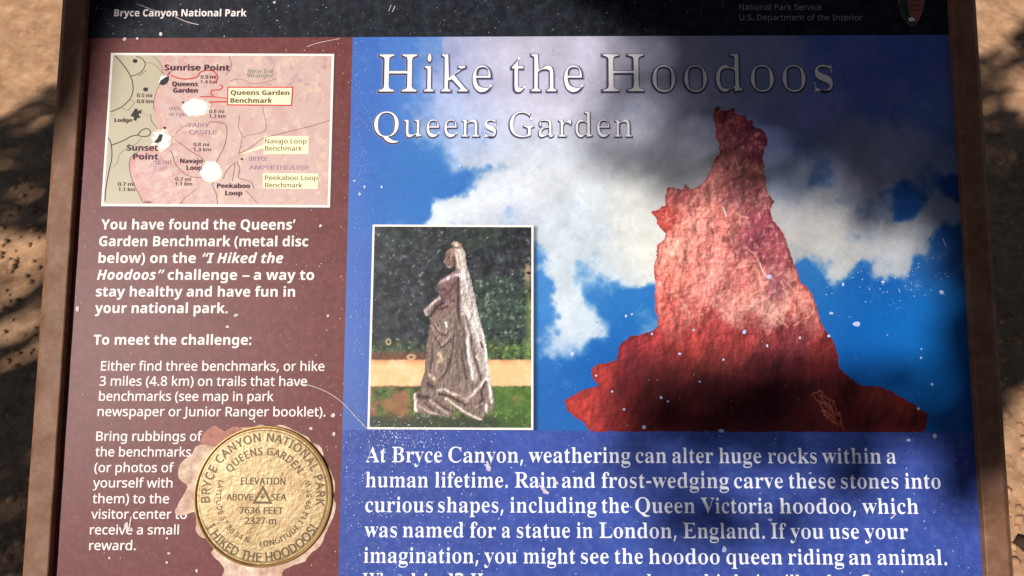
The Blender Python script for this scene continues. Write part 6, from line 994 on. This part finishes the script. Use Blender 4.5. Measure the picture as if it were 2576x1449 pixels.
chips('paint_chips', column, M_chip, col_pts, 0.00066)
f_pts = []
for i in range(1500):
    t = rng.random(); y = rng.uniform(1088, 1600); x = 870 + abs(rng.gauss(0, 210)) if t < .75 else rng.uniform(870, 2440); f_pts.append((min(x, 2440), y, 0.5 + 1.2 * rng.random() ** 2.5))
for i in range(1000):
    y = rng.uniform(100, 1085); x = 892 + abs(rng.gauss(0, 24)) if rng.random() < .6 else rng.uniform(900, 2420); f_pts.append((min(x, 2420), y, 0.45 + .8 * rng.random() ** 3))
for i in range(130): f_pts.append((rng.gauss(2240, 70), rng.gauss(690, 45), .6 + rng.random()))
for i in range(260): f_pts.append((rng.gauss(1010, 60), rng.gauss(1105, 22), .6 + 1.4 * rng.random() ** 2))
f_pts += [(2156, 815, 8), (2369, 735, 5.5), (1873, 835, 5.5), (1935, 697, 6), (2091, 788, 4), (2121, 715, 4), (2221, 709, 4), (1440, 890, 6), (1456, 891, 0), (1511, 832, 4), (1505, 839, 4), (2318, 878, 2), (2345, 967, 4), (2317, 900, 3), (1814, 1083, 6), (2352, 1097, 6), (2285, 1107, 4.5), (1822, 1382, 7), (1205, 1175, 0), (1228, 1178, 7), (1222, 1170, 4), (1398, 1213, 5), (1370, 1235, 5.5), (1358, 1222, 3),
  (1386, 125, 3.5), (1527, 117, 2.5), (917, 470, 4), (904, 488, 4), (892, 455, 4), (960, 470, 3.5), (1157, 417, 3.5), (1938, 1307, 4.5), (2066, 1255, 2.5), (1768, 1187, 3.5), (2038, 1190, 3), (2270, 1438, 2.5), (1500, 945, 2.5), (1710, 890, 3.5), (1663, 1000, 3.5), (1680, 1010, 3), (1620, 1075, 5), (1570, 1030, 3), (1540, 985, 3.5), (1820, 905, 3), (1930, 870, 3.5), (1760, 960, 2.5), (2012, 850, 3.5), (2085, 845, 4), (2310, 1028, 4), (1500, 810, 3), (1575, 795, 3.5), (1590, 790, 3), (1640, 840, 3), (1745, 830, 3.5)]
chips('paint_chips', panel, M_chipb, [q for q in f_pts if q[2] > 0], 0.00070)
h_pts = [(rng.uniform(200, 1900), rng.uniform(-30, 90), .35 + .7 * rng.random() ** 3) for i in range(420)] + [(404, 86, 5), (345, 97, 4), (313, 98, 5), (690, 6, 3.5)]
chips('paint_chips', header, M_chip, h_pts, 0.00066)
ribbons('scratches', panel, M_chip, [(([(730, 965), (772, 968), (820, 985), (860, 1012), (895, 1048), (925, 1080)]), 1.5), (([(440, 42), (470, 55), (500, 62)]), 1.6), (([(772, 118), (800, 108), (855, 97)]), 1.4), (([(987, 30), (994, 15)]), 1.6), (([(978, 28), (984, 12)]), 1.2),
   (([(345, 10), (400, 30), (450, 38)]), 1.0), (([(1225, 1160), (1232, 1185)]), 5), (([(1392, 1212), (1404, 1216)]), 6), (([(1362, 1228), (1380, 1242)]), 6), (([(2242, 1304), (2254, 1292)]), 3), (([(1911, 660), (1918, 680), (1928, 697)]), 2.2),
   (([(1818, 520), (1828, 545)]), 4), (([(330, 1300), (324, 1335)]), 3.5), (([(2372, 600), (2380, 622)]), 1.0)], 0.00080, kind='stuff')

# ------------------------------------------------------------------ the tree that shades the sign (behind the viewer's left shoulder), plus unseen trees added to block sky light
# Boughs hang where the photograph's shade needs them; everything is ordinary leaf geometry.
PANEL_SHADE = [  # layout polygons lying in shade on the sign face
 [(1450, -260), (1480, -60), (1530, 10), (1640, 75), (1700, 180), (1640, 290), (1570, 350), (1640, 410), (1790, 430), (1880, 425), (2010, 455), (2180, 500), (2330, 540), (2480, 600), (2640, 640), (2750, 600), (2750, -260)],
 [(1600, 1060), (1700, 1010), (1800, 965), (2000, 960), (2140, 950), (2350, 960), (2400, 880), (2560, 870), (2640, 1060), (2560, 1110), (2440, 1110), (2300, 1120), (2240, 1150), (2200, 1240), (2080, 1240), (2040, 1180), (1900, 1180), (1700, 1140), (1610, 1110)],
 [(-60, -260), (430, -260), (395, -20), (305, 45), (262, 105), (228, 215), (190, 300), (130, 370), (40, 400), (-60, 300)],
]
GROUND_SHADE = [
 [(-120, 330), (40, 290), (100, 215), (260, 205), (300, 560), (100, 590), (40, 580), (-120, 600)],
 [(-120, 700), (60, 660), (160, 600), (260, 600), (200, 1500), (-120, 1500)],
 [(2440, 150), (2500, 130), (2600, 20), (2720, -60), (2720, 130), (2560, 200), (2520, 270), (2600, 300), (2720, 310), (2720, 860), (2576, 970), (2500, 1090), (2440, 1130)],
]
camR = np.array([cr, cu, cb])
def world_to_layout(P):
    q = (np.asarray(P) - cam_pos) @ camR.T
    return np.array([q[0] / -q[2] * F_PX + CX, -q[1] / -q[2] * F_PX + CY])
def ray_ground(x, y):
    d = ((x - CX) / F_PX) * cr - ((y - CY) / F_PX) * cu - cb; s = -cam_pos[2] / d[2]; return cam_pos + d * s
def inp(p, poly): return bool(inpoly(np.array([p[0]]), np.array([p[1]]), poly)[0])
def panel_hit(P):
    """where the sun ray through world point P meets the sign plane (layout units), or None when it misses the sign"""
    t = ((P - CW) @ N) / (SUN @ N); Q = P - SUN * t; u = (Q - CW) @ U + UC; v = (Q - CW) @ V + VC
    if UL - .03 < u < UR + .03 and VB - .03 < v < VT + .03: return unlay(np.array([[u, v, 0.0]]))[0]
    return None
def allowed(P):
    h = panel_hit(P)
    if h is not None: return any(inp(h, p) for p in PANEL_SHADE) or h[1] > 1640
    G = P - SUN * (P[2] / SUN[2]); g = world_to_layout(G)
    if -150 < g[1] < 1600 and (-150 < g[0] < 260 or 2400 < g[0] < 2740): return any(inp(g, p) for p in GROUND_SHADE)
    return True
_sa = np.cross(SUN, [0, 0, 1.0]); _sa /= np.linalg.norm(_sa); _sb = np.cross(SUN, _sa)
def roomy(P):
    return allowed(P) and all(allowed(P + (_sa * a + _sb * b) * .085) for a, b in ((1, 0), (-1, 0), (0, 1), (0, -1)))
leaf = []
tr = random.Random(21)
def add_leaf(P, s, r=tr):
    a = Vector((r.gauss(0, 1), r.gauss(0, 1), r.gauss(0, 1))).normalized(); b = a.orthogonal().normalized(); c = a.cross(b)
    leaf.append((P, s, np.array(b), np.array(c), np.array(a)))
def sample(poly, step, fn, layers, s, dist=(4.3, 5.1)):
    xs = [p[0] for p in poly]; ys = [p[1] for p in poly]; x = min(xs)
    while x < max(xs):
        y = min(ys)
        while y < max(ys):
            for _ in range(layers):
                q = (x + tr.uniform(0, step), y + tr.uniform(0, step))
                if inp(q, poly): add_leaf(fn(*q) + SUN * tr.uniform(*dist), s * tr.uniform(.8, 1.25))
            y += step
        x += step
fp = lambda x, y: to_world(lay(x, y, 0.0))
EDGE = [(1420, -260), (1400, -40), (1510, 40), (1560, 150), (1480, 330), (1520, 450), (1640, 500), (1800, 500), (1950, 500), (2180, 560), (2330, 600), (2480, 660), (2480, 560), (2180, 480), (1900, 430), (1700, 420), (1580, 350), (1720, 200), (1660, 90), (1530, 0), (1480, -260)]
sample(EDGE, 46, fp, 1, 0.019)
sample([(1540, 950), (1650, 990), (1800, 930), (2050, 920), (2350, 930), (2350, 970), (1900, 1000), (1640, 1080), (1640, 1180), (1800, 1220), (2000, 1300), (2100, 1360), (1700, 1370), (1560, 1200)], 46, fp, 1, 0.020)
CORE = [(1450, -260), (1480, -60), (1530, 10), (1640, 75), (1760, 160), (1800, 260), (1960, 330), (2180, 430), (2330, 500), (2480, 600), (2640, 640), (2750, 600), (2750, -260)]
sample(CORE, 46, fp, 4, 0.026); sample(PANEL_SHADE[0], 46, fp, 1, 0.021); sample(PANEL_SHADE[1], 46, fp, 1, 0.0175); sample(PANEL_SHADE[2], 46, fp, 4, 0.024)
sample([(2478, 560), (2560, 560), (2570, 900), (2490, 900)], 46, fp, 1, 0.016)
sample([(1650, 1050), (2430, 1050), (2430, 1105), (2200, 1140), (2150, 1190), (1850, 1150), (1680, 1110)], 46, fp, 1, 0.018)
sample(GROUND_SHADE[0], 24, ray_ground, 4, 0.026, (5.0, 5.8)); sample(GROUND_SHADE[1], 30, ray_ground, 1, 0.024, (5.0, 5.8)); sample(GROUND_SHADE[2], 24, ray_ground, 4, 0.026, (5.0, 5.8))
CC = to_world(np.array([UC, VC, 0])) + SUN * 4.7
TREES = [(CC, 1.15, 0.55, 420, np.array([-1.7, .1, 0]), 'evergreen tree behind the viewer on the left, casting dappled shade over the sign'),
         (np.array([1.2, -3.1, 3.3]), 1.2, 0.8, 420, np.array([.4, -.6, 0]), 'added unseen evergreen tree behind the viewer on the right, blocking sky light'),  # this and the trees below are added out of view to deepen the shade
         (np.array([3.1, 1.2, 2.9]), 1.1, 0.9, 380, np.array([.5, .3, 0]), 'added unseen evergreen tree to the right of the sign, blocking sky light'),
         (np.array([-0.6, 3.4, 3.0]), 1.3, 0.9, 380, np.array([-.2, .6, 0]), 'added unseen evergreen tree beyond the top edge of the sign, blocking sky light'),
         (np.array([-3.4, 1.4, 3.0]), 1.1, 0.9, 300, np.array([-.5, .2, 0]), 'added unseen evergreen tree to the left of the sign, blocking sky light'),
         (np.array([0.4, -0.6, 4.6]), 1.4, 0.35, 300, None, '')]
M_leaf = mat("dark_needle_green", (70, 92, 50), rough=0.6, var=.3, scale=4)
M_bark = mat("brown_bark", (110, 84, 66), rough=0.9, var=.3, scale=12, bump=.8, bscale=60)
def limb(name, A, B, r0, r1, wob=.06, seg=9, sides=9):
    A = np.array(A, float); B = np.array(B, float); d = Vector(B - A).normalized(); p = np.array(d.orthogonal().normalized()); q = np.array(d.cross(Vector(p))); v = []; f = []
    r = random.Random(int(abs(B[0]) * 1000))
    for i in range(seg + 1):
        t = i / seg; c = A * (1 - t) + B * t + (p * r.uniform(-wob, wob) + q * r.uniform(-wob, wob)) * (0 < i < seg); rr = r0 * (1 - t) + r1 * t
        for k in range(sides): an = 6.2832 * k / sides; v.append(c + (p * math.cos(an) + q * math.sin(an)) * rr * r.uniform(.9, 1.1))
    for i in range(seg):
        for k in range(sides): a = i * sides + k; b = i * sides + (k + 1) % sides; f.append((a, b, b + sides, a + sides))
    f.append(tuple(range(sides))[::-1]); f.append(tuple(seg * sides + k for k in range(sides)))
    return mesh(name, v, f, True)
for ti, (C0, sp, sz, nc, off, lab) in enumerate(TREES):
    if off is None: continue
    clumps = [C0 + np.array([tr.gauss(0, sp), tr.gauss(0, sp), tr.gauss(0.1, sz)]) for _ in range(nc)]
    if ti == 0:                                   # extra leaves added over the viewer's head to block sky light
        C1, sp1, sz1, n1, _, _ = TREES[-1]; clumps += [C1 + np.array([tr.gauss(0, sp1), tr.gauss(0, sp1), tr.gauss(0, sz1)]) for _ in range(n1)]
    clumps = [c for c in clumps if c[2] > 1.6]
    for c in clumps:
        for _ in range(14):
            P = c + np.array([tr.gauss(0, .15), tr.gauss(0, .15), tr.gauss(0, .09)])
            if roomy(P): add_leaf(P, 0.075 * tr.uniform(.7, 1.3))
    vs = []; fs = []; base = C0 * np.array([1, 1, 0]) + off
    for P, s, b, c, a in leaf:
        k = len(vs); P = P - base; vs += [P - b * s * 1.3, P - c * s * .6 - b * s * .2, P + b * s * 1.3, P + c * s * .6 - b * s * .2 + a * s * .2]; fs.append((k, k + 1, k + 2, k + 3))
    leaf.clear()
    tree = link('shade_tree', None); tree.location = base; tree['category'] = 'tree'; tree['label'] = lab; tree['group'] = 'evergreen trees around the sign'
    link('crown', mesh('crown', vs, fs), tree, M_leaf, kind='stuff')
    top = np.array([0.1, -0.1, C0[2] + .9]); 
    link('trunk', limb('trunk', (0, 0, -.05), top, .15, .03), tree, M_bark)
    for c in clumps[:30]:
        t = tr.uniform(.45, .9); A = top * t; e = c - base
        if all(allowed(base + A * (1 - q) + e * q) for q in np.linspace(0, 1, 14)):
            link('branch', limb('branch', A, e, .035, .008, .03, 6, 6), tree, M_bark)

# fallen twig beside the sign, at the right edge of the picture
g0 = ray_ground(2548, 1362); g1 = ray_ground(2640, 1420)
tw = limb('fallen_twig', g0 - g0, g1 - g0, .011, .014, .004, 7, 7); to = link('fallen_twig', tw, None, mat("dark_twig", (62, 42, 32), rough=.9, var=.2, scale=40)); to.location = g0 + np.array([0, 0, .010])
to['label'] = 'dark broken twig lying on the sunlit sand at lower right'; to['category'] = 'twig'
